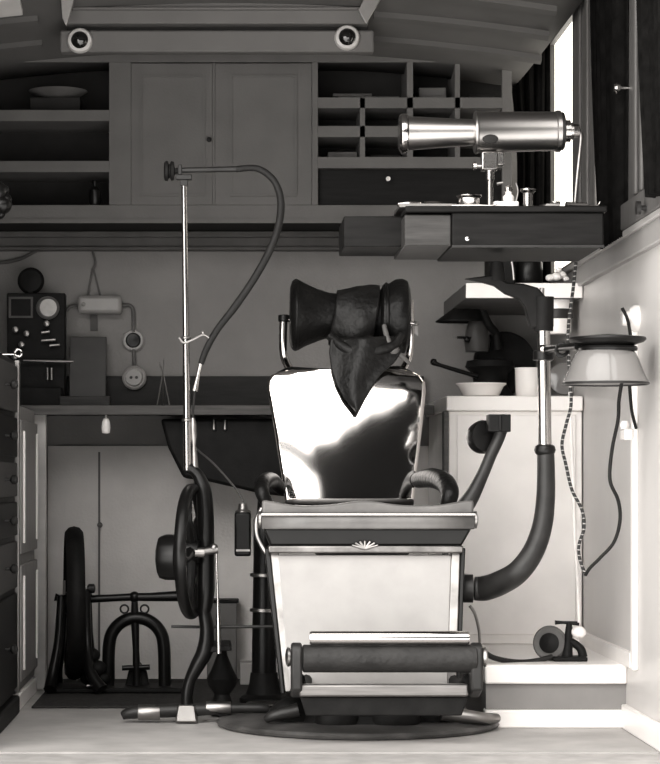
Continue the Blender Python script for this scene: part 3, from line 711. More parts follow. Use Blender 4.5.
MB().box(xs0 + .012, xs1 - .012, ys + .05, 6.24, Z(529, ys), Z(509, ys)).build('seat_cushion', 'leather', ch, bevel=.015)
for px, sx in ((262, -1), (474.5, 1)):
    MB().lathe([(.012, 0), (.022, .002), (.022, .008), (.010, .012)], (X(px, ys), ys + .03, Z(520, ys)), (sx, 0, 0), 20).build('pivot_cap', 'nickeldull', ch)
# scroll lever left of the seat
MB().tube([P(262, 508, 5.78), P(257, 520, 5.78), P(257, 534, 5.78), P(262, 546, 5.78), P(268, 556, 5.77)], [.006, .008, .007, .007, .006], 10).build('side_lever', 'nickeldull', ch)
# backrest
def edgeL(v):
    return [(285, 503), (281.5, 475), (277.5, 450), (273.5, 425), (269.5, 402), (267, 388), (267.5, 380), (271, 375), (279, 371.5), (292, 369.5)]
EL = [(285.5, 506), (281.5, 475), (277.5, 450), (273.5, 425), (269.5, 402), (267, 389), (267.5, 381), (271, 375.5), (279, 372), (291, 369.5)]
ER = [(413.5, 506), (416.5, 475), (419.5, 450), (422.5, 425), (425, 402), (426, 391), (425, 382), (421, 376), (412, 371.5), (398, 368)]
def lerp_edge(E, v):
    t_ = v * (len(E) - 1); k = min(int(t_), len(E) - 2); f = t_ - k
    return (E[k][0] + (E[k + 1][0] - E[k][0]) * f, E[k][1] + (E[k + 1][1] - E[k][1]) * f)
YBK = 6.2
def bk(u, v):
    l = lerp_edge(EL, v); r = lerp_edge(ER, v)
    px = l[0] + (r[0] - l[0]) * u; py = l[1] + (r[1] - l[1]) * u
    h = (503 - py) / 134.0
    Yv = YBK + BK_TILT[0] * h + BK_TILT[1] * h * h
    Yv += BK_CURVE * (2 * u - 1) ** 2
    return P(px, py, Yv)
BK_TILT = (.003, .036); BK_CURVE = .019
bo = MB().sheet(bk, 40, 36).build('backrest', 'nickelmirror', ch, angle=80)
md = bo.modifiers.new('thick', 'SOLIDIFY'); md.thickness = .02; md.offset = -1
def bk2(u, v):
    p_ = bk(.03 + .94 * u, .02 + .95 * v); return p_ + Vector((0, .034, 0))
MB().sheet(bk2, 20, 20).build('back_upholstery', 'leather', ch, solid=.03)
MB().tube([(CXc + .03, 6.19, .52), (CXc + .03, 6.29, .6), (CXc + .03, 6.33, .80), (CXc + .03, 6.36, .96)], .02, 12).build('back_support', 'iron', ch)
# headrest
Yr = 6.33
x = lambda p: X(p, Yr)
z = lambda p: Z(p, Yr)
def pad(name, prof, cy0, cy1, m='leather'):
    xa = [x(a) for a, r in prof]; base = Vector((xa[0], Yr, z(cy0))); end = Vector((xa[-1], Yr, z(cy1)))
    ax = (end - base); L = ax.length
    return MB().lathe([(r * Yr / F, abs(xx - xa[0]) / abs(xa[-1] - xa[0]) * L) for (a, r), xx in zip(prof, xa)], base, ax, 36)
lp = pad('l', [(289.5, 4), (290, 28), (292, 34), (295, 36), (298, 35.5), (306, 31), (318, 26), (329, 22.5), (345, 21)], 315, 315.5).build('headrest_pad', 'leather', ch)
rp = pad('r', [(409, 4), (408.5, 30), (406, 36), (401, 38), (394, 37), (388, 33), (382, 31.5), (379, 25), (368, 21.5), (355, 21)], 317, 315.5).build('headrest_pad', 'leather', ch)
MB().torus((x(296.5), Yr, z(315)), .0955, .004, (1, 0, 0), 40, 8).build('piping', 'iron', lp)
MB().torus((x(386), Yr, z(316.5)), .090, .004, (1, 0, 0), 40, 8).build('piping', 'iron', rp)
MB().tube([P(283.5, 318, Yr + .02), P(283, 340, Yr + .02), P(284, 356, Yr + .025), P(290, 369, Yr + .04), P(302, 378, Yr + .055), P(320, 382, Yr + .06)], .011, 12).build('headrest_arm', 'chrome', ch)
MB().tube([P(410, 300, Yr + .02), P(411, 335, Yr + .02), P(409, 356, Yr + .03), P(402, 370, Yr + .05), P(392, 380, Yr + .06)], .010, 12).build('headrest_arm', 'chrome', ch)
MB().lathe([(.013, -.008), (.016, -.006), (.016, .010), (.012, .012)], P(284, 319, Yr + .02), (0, 0, 1), 18).build('arm_socket', 'iron', ch)
MB().tube([P(284, 320, Yr + .02), P(292, 320, Yr + .01)], .005, 10).build('pivot_pin', 'nickel', ch)
MB().tube([P(405, 322, Yr), P(417, 324, Yr)], .005, 10).build('pivot_pin', 'nickel', ch)
q = MB().ball(P(416, 324, Yr), .007, 12, 8); q.hexa([P(414.5, 333, Yr - .003), P(418, 336, Yr - .003), P(418, 336, Yr + .003), P(414.5, 333, Yr + .003), P(415, 326, Yr - .003), P(417.5, 324, Yr - .003), P(417.5, 324, Yr + .003), P(415, 326, Yr + .003)])
q.build('wing_nut', 'nickeldull', ch)
# armrests
for (pts, rr) in (([P(268, 505, 6.0), P(262, 492, 6.0), P(264, 482, 6.05), P(272, 480, 6.16), P(282, 490, 6.24)], [.016, .019, .021, .020, .016]), ([P(446, 506, 6.0), P(450, 494, 6.0), P(445, 483, 6.05), P(432, 478, 6.14), P(418, 480, 6.22)], [.018, .024, .027, .027, .022])):
    MB().tube(pts, rr, 16).build('armrest', 'leather', ch)
q = MB().tube([P(464, 508, 5.9), P(472, 496, 5.9), P(482, 476, 5.9), P(491, 455, 5.9), P(498, 440, 5.9), P(501, 430, 5.9)], [.024, .020, .016, .015, .015, .017], 14)
lab(q.build('armrest_bracket', 'irongrey', ch), 'dark curved bracket rising at the right of the seat')
MB().lathe([(.016, -.03), (.030, -.028), (.042, -.018), (.044, .0), (.040, .016), (.02, .02)], P(484, 437, 5.93), (.35, -1, .1), 28).build('bracket_disc', 'iron', ch)
q = MB().box(X(487.5, 5.88), X(510, 5.88), 5.86, 5.91, Z(432, 5.88), Z(414.5, 5.88)); q.box(X(498, 5.88), X(501, 5.88), 5.855, 5.86, Z(431, 5.88), Z(415, 5.88))
q.build('bracket_clamp', 'iron', ch, bevel=.008)
# footrest
Yf = 5.5
x = lambda p: X(p, Yf)
z = lambda p: Z(p, Yf)
def roller(a, b_, py, r, cap=.004, seg=30): 
    L = x(b_) - x(a); return MB().lathe([(r * .5, 0), (r - cap, .001), (r, cap), (r, L - cap), (r - cap, L - .001), (r * .5, L)], (x(a), Yf, z(py)), (1, 0, 0), seg)
roller(302, 477, 658.5, .0335).build('foot_roller', 'rubbermid', ch)
def cap_s(u, v):
    a = math.radians(-38 + 120 * v); return (x(309) + (x(469) - x(309)) * u, Yf + .018 - .046 * math.cos(a) , z(652) + .050 * math.sin(a))
MB().sheet(cap_s, 2, 14).build('roller_cover', 'chrome', ch, solid=.003) if False else None
MB().lathe([(.008, 0), (.0145, .001), (.0165, .006), (.0165, x(469) - x(309) - .006), (.0145, x(469) - x(309) - .001), (.008, x(469) - x(309))], (x(309), Yf - .012, z(637.5)), (1, 0, 0), 28).build('chrome_bar', 'chrome', ch)
for (a, b_) in ((291, 302), (470, 482)):
    xm = (x(a) + x(b_)) / 2
    q = MB().prism([(Yf - .024, z(690)), (Yf + .05, z(700)), (Yf + .05, z(672)), (Yf + .03, z(650)), (Yf + .022, z(645)), (Yf, z(642)), (Yf - .018, z(646)), (Yf - .026, z(656))], x(a), x(b_), 'x')
    q.build('footrest_bracket', 'irongrey', ch, bevel=.006)
    MB().lathe([(.012, 0), (.022, .002), (.024, .008), (.018, .012), (.006, .014)], (x(a) if a < 400 else x(b_), Yf, z(657)), (-1 if a < 400 else 1, 0, 0), 22).build('end_cap', 'nickeldull', ch)
MB().box(x(299), x(468), Yf - .012, Yf + .02, z(696.5), z(684)).build('foot_bar', 'steel', ch, bevel=.005)
for a in (300, 470): 
    q = MB().tube([(x(a), Yf + .03, z(680)), (x(a) + (.01 if a < 400 else -.01), Yf + .12, z(690)), (x(a) + (.03 if a < 400 else -.03), Yf + .24, z(684))], [.014, .014, .016], 10); q.build('footrest_strut', 'ironmatt', ch)
q = MB().prism([(x(300), z(697)), (x(468), z(697)), (x(462), z(716)), (x(306), z(716))], Yf + .004, Yf + .016); q.build('toe_guard', 'ironmatt', ch, bevel=.003)
MB().lathe([(.034, 0), (.036, .004), (.036, .0275), (.030, .0282)], P(462, 588.5, 5.835), (1, -.05, 0), 28).build('pipe_socket', 'irongrey', ch)
# drain tube at the right of the leg panel
MB().tube([P(470, 606, 5.78), P(475, 614, 5.79), P(479, 630, 5.82), P(480, 645, 5.84)], .004, 8).build('drain_tube', 'nickeldull', ch)

# leather apron thrown over the headrest
x = lambda p: X(p, Yr)
z = lambda p: Z(p, Yr)
t = thing('leather_cloth', P(357, 412, Yr - .1), 'dark leather cloth knotted round the headrest with a pointed flap over the backrest', 'cloth')
q = MB()
def wrap(u, v):
    a = 2 * PI * u; px = 333 + 42.5 * v
    r = (26.5 + 4.5 * math.sin(v * PI) + 4 * v) * Yr / F * (1 + .06 * math.sin(3 * a + 5 * v) + .05 * mnoise.noise(Vector((math.cos(a) * 2, math.sin(a) * 2, v * 4))))
    sag = .014 * math.sin(v * PI)
    return (x(px) + .012 * math.sin(a) , Yr + r * math.cos(a), z(316) + r * math.sin(a) - sag)
q.sheet(wrap, 48, 20).build('wrap', 'cloth', t, solid=.004)
out_l = [(331, 338), (329, 352), (331, 368), (336, 384), (344, 398), (356, 411)]
out_r = [(400, 336), (403, 349), (395, 362), (381, 374), (370, 390), (357.5, 412)]
q = MB()
def flapf(u, v):
    l = lerp_edge(out_l, v); r = lerp_edge(out_r, v)
    px = l[0] + (r[0] - l[0]) * u; py = l[1] + (r[1] - l[1]) * u
    Y = Yr - .108 - .022 * math.sin(PI * u) * (1 - v * .6) + .012 * math.sin(u * 9 + v * 2) * (1 - v) - .045 * v
    return P(px, py, Y)
q.sheet(flapf, 30, 24).build('flap', 'cloth', t, solid=.005)
q = MB().tube([P(330, 336, Yr - .09), P(345, 348, Yr - .115), P(362, 353, Yr - .125), P(380, 350, Yr - .125), P(394, 345, Yr - .12), P(402, 334, Yr - .112)], [.012, .015, .016, .015, .013, .01], 12)
q.build('rolled_edge', 'cloth', t)
q = MB().ball(P(394, 350, Yr - .115), (.016, .014, .014), 14, 8); q.tube([P(394, 350, Yr - .115), P(388, 340, Yr - .11), P(384, 325, Yr - .10)], [.009, .008, .006], 10)
q.tube([P(396, 351, Yr - .115), P(404, 358, Yr - .11), P(410, 364, Yr - .10)], [.008, .006, .004], 10)
q.build('knot', 'greypaint', t)

# ================================================================== BRACKET TABLE STAND (post from the chair)
Yp = 5.7
x = lambda p: X(p, Yp)
z = lambda p: Z(p, Yp)
t = thing('bracket_table', (x(545), Yp, z(450)), 'dark bracket table on a nickel post whose thick curved pipe joins the chair', 'bracket table')
pipe = [P(474.6, 588.5, 5.818), P(485, 588.2, 5.812), P(500, 583, 5.755), P(518, 572, Yp), P(533, 552, Yp), P(542, 527, Yp), P(545.5, 500, Yp), P(546, 470, Yp), P(545.5, 448, Yp)]
MB().tube(pipe, [.030, .032, .031, .029, .027, .025, .0235, .022, .021], 20).build('curved_pipe', 'irongrey', t)
MB().lathe([(.020, 0), (.024, .004), (.027, .012), (.024, .022), (.018, .026)], P(545, 455, Yp), (0, 0, 1), 28).build('collar', 'iron', t)
MB().tube([P(545, 452, Yp), P(543.5, 325, Yp)], .0165, 20).build('post', 'nickel', t)
q = MB().lathe([(.020, -.012), (.026, -.010), (.026, .012), (.020, .014)], P(543.5, 356, Yp), (0, 0, 1), 26); q.build('clamp', 'iron', t)
MB().ball(P(543, 349, Yp - .018), .012).build('clamp_screw', 'nickel', t)
MB().tube([P(543.5, 331, Yp), P(543.5, 297, Yp)], [.024, .026], 20).build('sleeve', 'ironmatt', t)
MB().tube([P(541, 300, Yp), P(542, 288, Yp)], [.008, .006], 10).build('pin', 'nickeldull', t)
q = MB().prism([(x(530), z(328)), (x(553), z(328)), (x(553), z(306)), (x(546), z(298)), (x(537), z(288)), (x(523), z(284)), (x(506), z(283)), (x(494), z(275)), (x(480), z(277)), (x(464), z(279)), (x(480), z(282)), (x(494), z(286)), (x(505), z(294)), (x(518), z(299)), (x(524), z(307))], Yp - .015, Yp + .015)
q.build('swing_arm', 'ironmatt', t, bevel=.004)
MB().tube([P(497, 281, Yp), P(497, 262, Yp)], [.022, .016], 16).build('pivot', 'ironmatt', t)
# the table top
y0, y1 = 5.50, 5.90
x = lambda p: X(p, y0)
z = lambda p: Z(p, y0)
zt0 = z(206)
tb = MB().box(x(452), x(604), y0 + .004, y1 - .004, z(246), z(212)).build('drawer_box', 'darkwood', t, bevel=.004)
MB().box(x(405), x(607), y0 - .006, y1 + .006, z(212), zt0).build('table_top', 'darkwood', t, bevel=.003)
lab(MB().box(x(405), x(451.5), y0 + .012, y1 - .03, z(245), z(214)).build('side_box', 'blockwood', t, bevel=.003), 'paler square wooden end block')
MB().box(x(452), x(604), y0 - .002, y0 + .004, z(247.5), z(245)).build('bottom_bead', 'irongrey', t)
MB().lathe([(.003, 0), (.003, .006), (.005, .009), (.001, .011)], (x(467), y0 + .004, z(239)), (0, -1, 0), 12).build('drawer_knob', 'nickel', tb)
q = MB().box(X(341, 5.75), X(412, 5.75), 5.62, 5.86, Z(252, 5.75), Z(222, 5.75)); q.build('side_shelf', 'darkwood', t, bevel=.004)
MB().box(X(398, 5.6), X(455, 5.6), 5.55, 5.75, Z(209.5, 5.6), Z(206, 5.6)).build('side_leaf', 'nickeldull', t, bevel=.001)

# ---- operating lamp on the table
Yo = 5.68
x = lambda p: X(p, Yo)
z = lambda p: Z(p, Yo)
ZT = zt0 + .0005
t = thing('nickel_lamp_projector', (x(491), Yo, ZT), 'polished nickel barrel-shaped lamp projector lying level on its stand on the bracket table', 'lamp')
k = Yo / F
ax0 = P(400, 133.5, Yo); ax1 = P(580, 131, Yo); axd = (ax1 - ax0).normalized()
def seg_(prof, name, m):
    L0 = ax0
    return MB().lathe([(r * k, (a - 400) * k) for a, r in prof], L0, axd, 44).build(name, m, t)
seg_([(399, 12), (399, 17), (401, 19.5), (404.5, 20), (407, 19), (408, 17)], 'front_rim', 'nickel')
seg_([(406, 17.5), (412, 16.8), (440, 15), (476, 13)], 'front_cone', 'nickelbarrel')
seg_([(474, 12), (474.3, 20.5), (476, 21.5), (478, 20.5), (555, 19.5), (556, 20.8), (560, 20.8), (561.5, 18), (562, 8)], 'barrel', 'nickelbarrel')
seg_([(561, 19), (563, 19), (564, 17.5), (564.2, 11)], 'end_ring', 'irongrey')
seg_([(563, 11), (570, 11), (570.5, 8.5), (573, 8.5), (573.5, 7), (579, 6.5), (580, 4)], 'end_socket', 'nickel')
MB().ball(P(490.5, 139, Yo - .0465), (.0195, .006, .012), 20, 10).build('port_hole', 'inner', t)
MB().lathe([(.001, .004), (.036, .002), (.040, .0), (.0385, -.002)], ax0 + axd * .006, axd, 36).build('front_lens', 'lens', t)
q = MB().box(x(481), x(497), Yo - .02, Yo + .02, z(171), z(152.5)); q.box(x(496), x(504), Yo - .012, Yo + .016, z(166), z(152))
q.build('mount_block', 'nickel', t, bevel=.003)
MB().lathe([(.004, 0), (.004, .012), (.010, .014), (.010, .022), (.003, .024)], P(482, 166, Yo), (-1, 0, 0), 16).build('clamp_screw', 'nickel', t)
MB().tube([P(490, 171, Yo), P(490, 180, Yo), P(490, 181, Yo), Vector((x(490), Yo, ZT + .008))], [.010, .010, .0075, .0075], 16, smooth=False).build('stem', 'nickel', t)
MB().lathe([(.035, 0), (.035, .003), (.012, .010), (.009, .014)], (x(490), Yo, ZT), (0, 0, 1), 28).build('foot', 'nickel', t)
MB().tube([P(497, 184, Yo), P(503, 183, Yo)], .004, 8).build('stem_screw', 'nickeldull', t)
MB().tube([P(579, 131, Yo), P(581, 136, Yo), P(580, 150, Yo), P(577, 180, Yo), P(575, 203, Yo)], [.006, .006, .005, .005, .004], 10).build('gas_tube', 'nickeldull', t)

# ---- instruments on the table
def small(name, prof, px, Y, m, label, cat, grp=None, zb=None, sx=1):
    o = MB().lathe(prof, (X(px, Y), Y, ZT if zb is None else zb), (0, 0, 1), 24).build(name, m)
    return tag(o, label, cat, grp)
t = thing('nickel_cup', (X(470, 5.57), 5.57, ZT), 'low wide nickel cup on the bracket table in front of the lamp stand', 'cup')
MB().lathe([(.022, 0), (.024, .004), (.026, .026), (.031, .031), (.031, .033), (.024, .030), (.021, .006), (.001, .005)], (X(469, 5.57), 5.57, ZT), (0, 0, 1), 28).build('bowl', 'nickel', t)
t = thing('nickel_bottle', (X(508.5, 5.6), 5.6, ZT), 'small stoppered nickel bottle right of the lamp stem', 'bottle')
MB().lathe([(.012, 0), (.014, .003), (.014, .034), (.008, .040), (.008, .046)], (X(508.5, 5.6), 5.6, ZT), (0, 0, 1), 22).build('body', 'enamel', t)
MB().lathe([(.007, .045), (.010, .047), (.010, .056), (.004, .062), (.001, .063)], (X(508.5, 5.6), 5.6, ZT), (0, 0, 1), 22).build('stopper', 'nickel', t)
small('pedestal_cup', [(.016, 0), (.016, .004), (.012, .008), (.012, .040), (.020, .046), (.020, .050), (.014, .050), (.012, .044), (.001, .043)], 528, 5.58, 'nickel', 'straight-sided nickel cup with flared lip on the table between bottle and window', 'cup')
small('ring_dish', [(.014, 0), (.016, .012), (.017, .014), (.014, .014), (.012, .004), (.001, .003)], 546, 5.60, 'nickeldull', 'smallest dull metal dish right of the flared nickel cup', 'dish')
small('wide_dish', [(.022, 0), (.03, .008), (.031, .010), (.026, .010), (.02, .003), (.001, .003)], 563, 5.62, 'nickeldull', 'shallow metal dish near the right end of the bracket table', 'dish')
o = MB().box(X(494, 5.54), X(519, 5.54), 5.54, 5.57, ZT, ZT + .016).build('instrument_box', 'enamel', bevel=.003); tag(o, 'small white box on the bracket table in front of the nickel bottle', 'box')
o = MB().box(X(546, 5.53), X(560, 5.53), 5.53, 5.56, ZT, ZT + .009).build('cotton_pad', 'paper', bevel=.003); tag(o, 'small pale pad on the table in front of the small metal dishes', 'pad')
probes = [((425, 5.58), (455, 5.60), .004, .004, 'thin steel probe lying at the left end of the table beside the cup'),
          ((452, 5.54), (498, 5.53), .0045, .0045, 'long steel probe lying along the front edge below the lamp stem'),
          ((566, 5.55), (600, 5.57), .008, .004, 'steel tool lying at the right end of the table near the curtain')]
for (a, b_, ra, rb, l) in probes:
    t = thing('steel_probe', (X(a[0], a[1]), a[1], ZT), l, 'dental probe', 'dental probes on the table')
    A = Vector((X(a[0], a[1]), a[1], ZT + max(ra, rb))); B = Vector((X(b_[0], b_[1]), b_[1], ZT + max(ra, rb)))
    MB().tube([A, A.lerp(B, .6)], [ra, ra * .9], 10).build('handle', 'nickel', t)
    MB().tube([A.lerp(B, .58), A.lerp(B, .9), B + Vector((0, 0, .01))], [ra * .7, rb * .4, rb * .3], 8).build('tip', 'nickel', t)
Yz = 5.6
zl = Z(206, 5.6) + .0005
t = thing('dental_forceps', (X(406, Yz), Yz, zl), 'bright forceps at the left tip of the side leaf', 'forceps')
q = MB().tube([(X(398, Yz), Yz, zl + .004), (X(408, Yz), Yz, zl + .005), (X(420, Yz), Yz - .02, zl + .004)], [.003, .005, .003], 8); q.tube([(X(398, Yz), Yz + .02, zl + .004), (X(409, Yz), Yz, zl + .005), (X(421, Yz), Yz + .02, zl + .004)], [.003, .005, .003], 8)
q.build('jaws', 'chrome', t)
o = MB().tube([(X(424, Yz), Yz - .02, zl + .005), (X(434, Yz), Yz, zl + .006), (X(447, Yz), Yz + .01, zl + .005)], [.003, .006, .003], 8).build('mouth_mirror', 'chrome'); tag(o, 'bright curved metal instrument on the side leaf between forceps and cup', 'dental tool')
small('glass_tumbler', [(.012, 0), (.014, .002), (.016, .030), (.017, .032), (.014, .032), (.012, .004), (.001, .003)], 499, 5.70, 'enamel', 'small white tumbler on the table just behind the white box', 'tumbler')
small('pill_pot', [(.011, 0), (.012, .002), (.012, .022), (.013, .024), (.013, .029), (.001, .031)], 555, 5.66, 'nickel', 'little lidded nickel pot between the dull dish and the shallow dish', 'pot')
t = thing('cotton_wad', (X(581, 5.6), 5.6, ZT), 'crumpled white cotton wad on the right end of the bracket table', 'cotton')
q = MB()
for (px, dz_, r) in ((577, .007, .009), (582, .009, .011), (586, .006, .008)): q.ball((X(px, 5.62), 5.64, ZT + dz_), (r, r, dz_), 12, 8)
q.build('wad', 'white', t)
t = thing('wire_probe', (X(515, 5.66), 5.66, ZT), 'thin upright wire curving up behind the stoppered bottle', 'wire')
MB().tube([(X(512, 5.66), 5.66, ZT), (X(516, 5.66), 5.66, ZT + .03), (X(518, 5.66), 5.66, ZT + .055), (X(516, 5.66), 5.66, ZT + .075)], .0018, 8).build('wire', 'nickeldull', t)
MB().lathe([(.008, 0), (.008, .003), (.002, .004)], (X(512, 5.66), 5.66, ZT), (0, 0, 1), 14).build('foot', 'nickeldull', t)

# ================================================================== RIGHT REAR: WHITE CABINET, SHELF, LATHE
Yc = 6.6
x = lambda p: X(p, Yc)
z = lambda p: Z(p, Yc)
xr = XR - .004
t = thing('white_cabinet', (x(520), 6.9, .162), 'white painted cabinet on the ledge in the rear right corner', 'cabinet')
MB().box(x(449), xr, Yc + .006, 7.27, .1625, z(411)).build('carcass', 'white_worn', t, bevel=.003)
MB().box(x(446), xr, Yc - .012, 7.27, z(411), z(396)).build('top', 'white', t, bevel=.004)
MB().box(x(444), x(449), Yc + .008, Yc + .06, .1625, z(411)).build('side_batten', 'woodgrey', t, bevel=.002)
d = MB().box(x(457), x(576), Yc, Yc + .006, .19, z(415)).build('door', 'white_worn', t, bevel=.002)
ZC = z(396) + .0005
# white dish, beaker
def yx(px, Y): return X(px, Y)
d = MB().lathe([(.045, 0), (.052, .003), (.066, .030), (.074, .036), (.074, .039), (.062, .034), (.046, .008), (.001, .006)], (X(481, 6.68), 6.68, ZC), (0, 0, 1), 36)
tag(d.build('white_dish', 'enamel'), 'white enamel dish on top of the white cabinet below the hood', 'dish')
d = MB().lathe([(.034, 0), (.036, .003), (.038, .080), (.040, .084), (.037, .084), (.033, .006), (.001, .005)], (X(528, 6.68), 6.68, ZC), (0, 0, 1), 30)
tag(d.build('white_beaker', 'enamel'), 'white enamel beaker on the white cabinet beside the nickel post', 'beaker')
# long-handled pan behind the dish
# bench polishing lathe with hood
Yq = 6.95
x = lambda p: X(p, Yq)
z = lambda p: Z(p, Yq)
t = thing('bench_lathe', (x(488), Yq, ZC), 'dark bench polishing machine with hood on the white cabinet behind the dish', 'machine')
MB().lathe([(.07, 0), (.075, .01), (.06, .03), (.05, .05), (.055, .08), (.075, .10), (.07, .118), (.03, .125)], (x(490), Yq, ZC), (0, 0, 1), 28).build('base', 'ironmatt', t)
MB().lathe([(.035, z(352) - ZC), (.040, z(340) - ZC), (.034, z(330) - ZC), (.026, z(322) - ZC), (.024, z(310) - ZC)], (x(477), Yq, ZC), (0, 0, 1), 24).build('glass_bowl', 'glassplate', t)
MB().tube([(x(456), Yq - .03, z(338)), (x(474), Yq - .03, z(339))], .004, 8).build('tap', 'iron', t)
MB().ball((x(466), Yq - .03, z(340)), .010).build('tap_body', 'iron', t)
MB().tube([(x(482), Yq - .02, z(312)), (x(488), Yq - .02, z(325)), (x(496), Yq, z(334)), (x(498), Yq, z(350))], [.012, .013, .012, .014], 12).build('hood_arm', 'ironmatt', t)
dsk = MB().lathe([(.02, -.02), (.090, -.018), (.096, -.008), (.096, .008), (.090, .018), (.02, .02)], (x(507), Yq + .06, z(362)), (.12, -1, .12), 44); dsk.build('wheel_guard', 'ironmatt', t)
MB().tube([(x(430), Yq - .12, z(364)), (x(436), Yq - .12, z(367)), (x(474), Yq - .10, z(378))], [.012, .006, .007], 12).build('long_handle', 'iron', t)
MB().ball((x(430), Yq - .12, z(364)), .010).build('handle_knob', 'iron', t)
q = MB()
def hood(u, v):
    a = 2 * PI * u
    cx = x(460) + (x(467) - x(460)) * v; r = (24.5 * (1 - v) + 15 * v) * Yq / F
    return (cx + r * math.cos(a), Yq + r * .8 * math.sin(a), z(322) + (z(310) - z(322)) * v)
q.sheet(hood, 36, 8).build('hood', 'ironmatt', t, solid=.003)

# white wall shelf in the corner
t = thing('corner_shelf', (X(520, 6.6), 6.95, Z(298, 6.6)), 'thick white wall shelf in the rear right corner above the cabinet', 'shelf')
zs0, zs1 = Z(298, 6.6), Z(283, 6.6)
MB().box(X(466, 6.6), XR - .003, 6.608, 7.29, zs0, zs1).build('board', 'greypaint', t, bevel=.003)  # white shelf; shade on its side and underside is put into the grey
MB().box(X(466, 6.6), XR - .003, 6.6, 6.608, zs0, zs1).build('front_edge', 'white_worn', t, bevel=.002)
# items on the shelf
t = thing('square_case', (X(505, 6.75), 6.75, zs1), 'dark box with a pale edge standing on the white shelf under the table', 'case')
MB().box(X(487, 6.75), X(513, 6.75), 6.70, 6.82, zs1 + .0005, Z(255, 6.75)).build('case', 'ironmatt', t, bevel=.004)
MB().tube([P(514, 280, 6.7), P(513, 268, 6.7), P(511, 258, 6.7)], .004, 8).build('edge', 'nickeldull', t)
t = thing('dark_jar', (X(532, 6.75), 6.75, zs1), 'dark jar on the white shelf between the dark box and window', 'jar')
MB().lathe([(.036, 0), (.04, .006), (.04, .07), (.03, .085), (.03, .10), (.001, .101)], (X(529, 6.75), 6.75, zs1 + .0005), (0, 0, 1), 24).build('body', 'iron', t)
t = thing('crumpled_cloth', (X(555, 6.66), 6.66, zs1), 'crumpled white cloth at the right end of the white shelf by the window', 'cloth')
q = MB()
for (px, py, r) in ((550, 278, .014), (556, 277, .016), (562, 275, .014), (558, 270, .010), (566, 279, .010)): q.ball((X(px, 6.66), 6.66 + random.uniform(-.01, .01), max(zs1 + r * .75, Z(py, 6.66))), (r, r, r * .75), 12, 8)
q.build('bundle', 'white', t)

# white canister fixed below the shelf, with band
Yv = 6.62
t = thing('mounted_canister', (X(561, Yv), Yv, Z(331, Yv)), 'white canister with a dark band mounted below the shelf beside the right wall', 'canister')
MB().lathe([(.034, Z(333, Yv)), (.037, Z(330, Yv)), (.037, Z(299, Yv)), (.03, Z(298.4, Yv))], (X(561, Yv), Yv + .05, 0), (0, 0, 1), 30).build('body', 'enamel', t)
MB().lathe([(.0375, Z(318, Yv)), (.041, Z(317, Yv)), (.041, Z(309, Yv)), (.0375, Z(308, Yv))], (X(561, Yv), Yv + .05, 0), (0, 0, 1), 30).build('band', 'irongrey', t)

# ================================================================== ENAMEL HANGING LAMP
Yl = 5.46
x = lambda p: X(p, Yl)
z = lambda p: Z(p, Yl)
kk = Yl / F
lc = 605.5
t = thing('hanging_enamel_lamp', (x(lc), Yl, z(384)), 'pale enamel lamp shade with a dark cap held level beside the right wall', 'lamp')
MB().lathe([(42.5 * kk, z(385)), (43 * kk, z(382)), (41 * kk, z(378.5)), (38 * kk, z(372)), (33.5 * kk, z(360)), (30 * kk, z(353)), (28 * kk, z(351)), (27 * kk, z(352.5)), (36 * kk, z(373)), (40.5 * kk, z(383)), (42.5 * kk, z(385))], (x(lc), Yl, 0), (0, 0, 1), 56, caps=False).build('shade', 'greyenamel', t)
MB().torus((x(lc), Yl, z(383.5)), 42.3 * kk, .0035, (0, 0, 1), 56, 8).build('rim', 'irongrey', t)
MB().lathe([(20 * kk, z(352)), (29 * kk, z(351)), (30 * kk, z(348.5)), (29 * kk, z(346.5)), (26 * kk, z(345.5)), (36 * kk, z(342)), (38.5 * kk, z(339.5)), (38 * kk, z(337.5)), (20 * kk, z(335.5)), (3 * kk, z(334))], (x(lc + 2), Yl, 0), (0, 0, 1), 48).build('cap', 'iron', t)
MB().tube([P(578, 346, Yl), P(566, 347, 5.54), P(552, 349, 5.64), P(548, 350, 5.668)], [.010, .009, .010, .012], 12).build('arm', 'iron', t)
MB().torus(P(562, 350, 5.58), .014, .005, (.3, 1, 0), 24, 8).build('arm_joint', 'iron', t)
MB().lathe([(.001, z(383)), (.02, z(382)), (.03, z(378)), (.03, z(370)), (.014, z(362)), (.014, z(352))], (x(lc), Yl, 0), (0, 0, 1), 24).build('bulb', 'enamel', t)

# round white pan lid on the cabinet behind the post
d = MB().lathe([(.046, 0), (.05, .004), (.048, .012), (.02, .016), (.001, .016)], (X(568, 6.72), 6.80, ZC + .055), (0, -1, .25), 32)
tag(d.build('round_white_lid', 'greyenamel'), 'round pale lid standing on the white cabinet behind the lamp arm', 'lid')

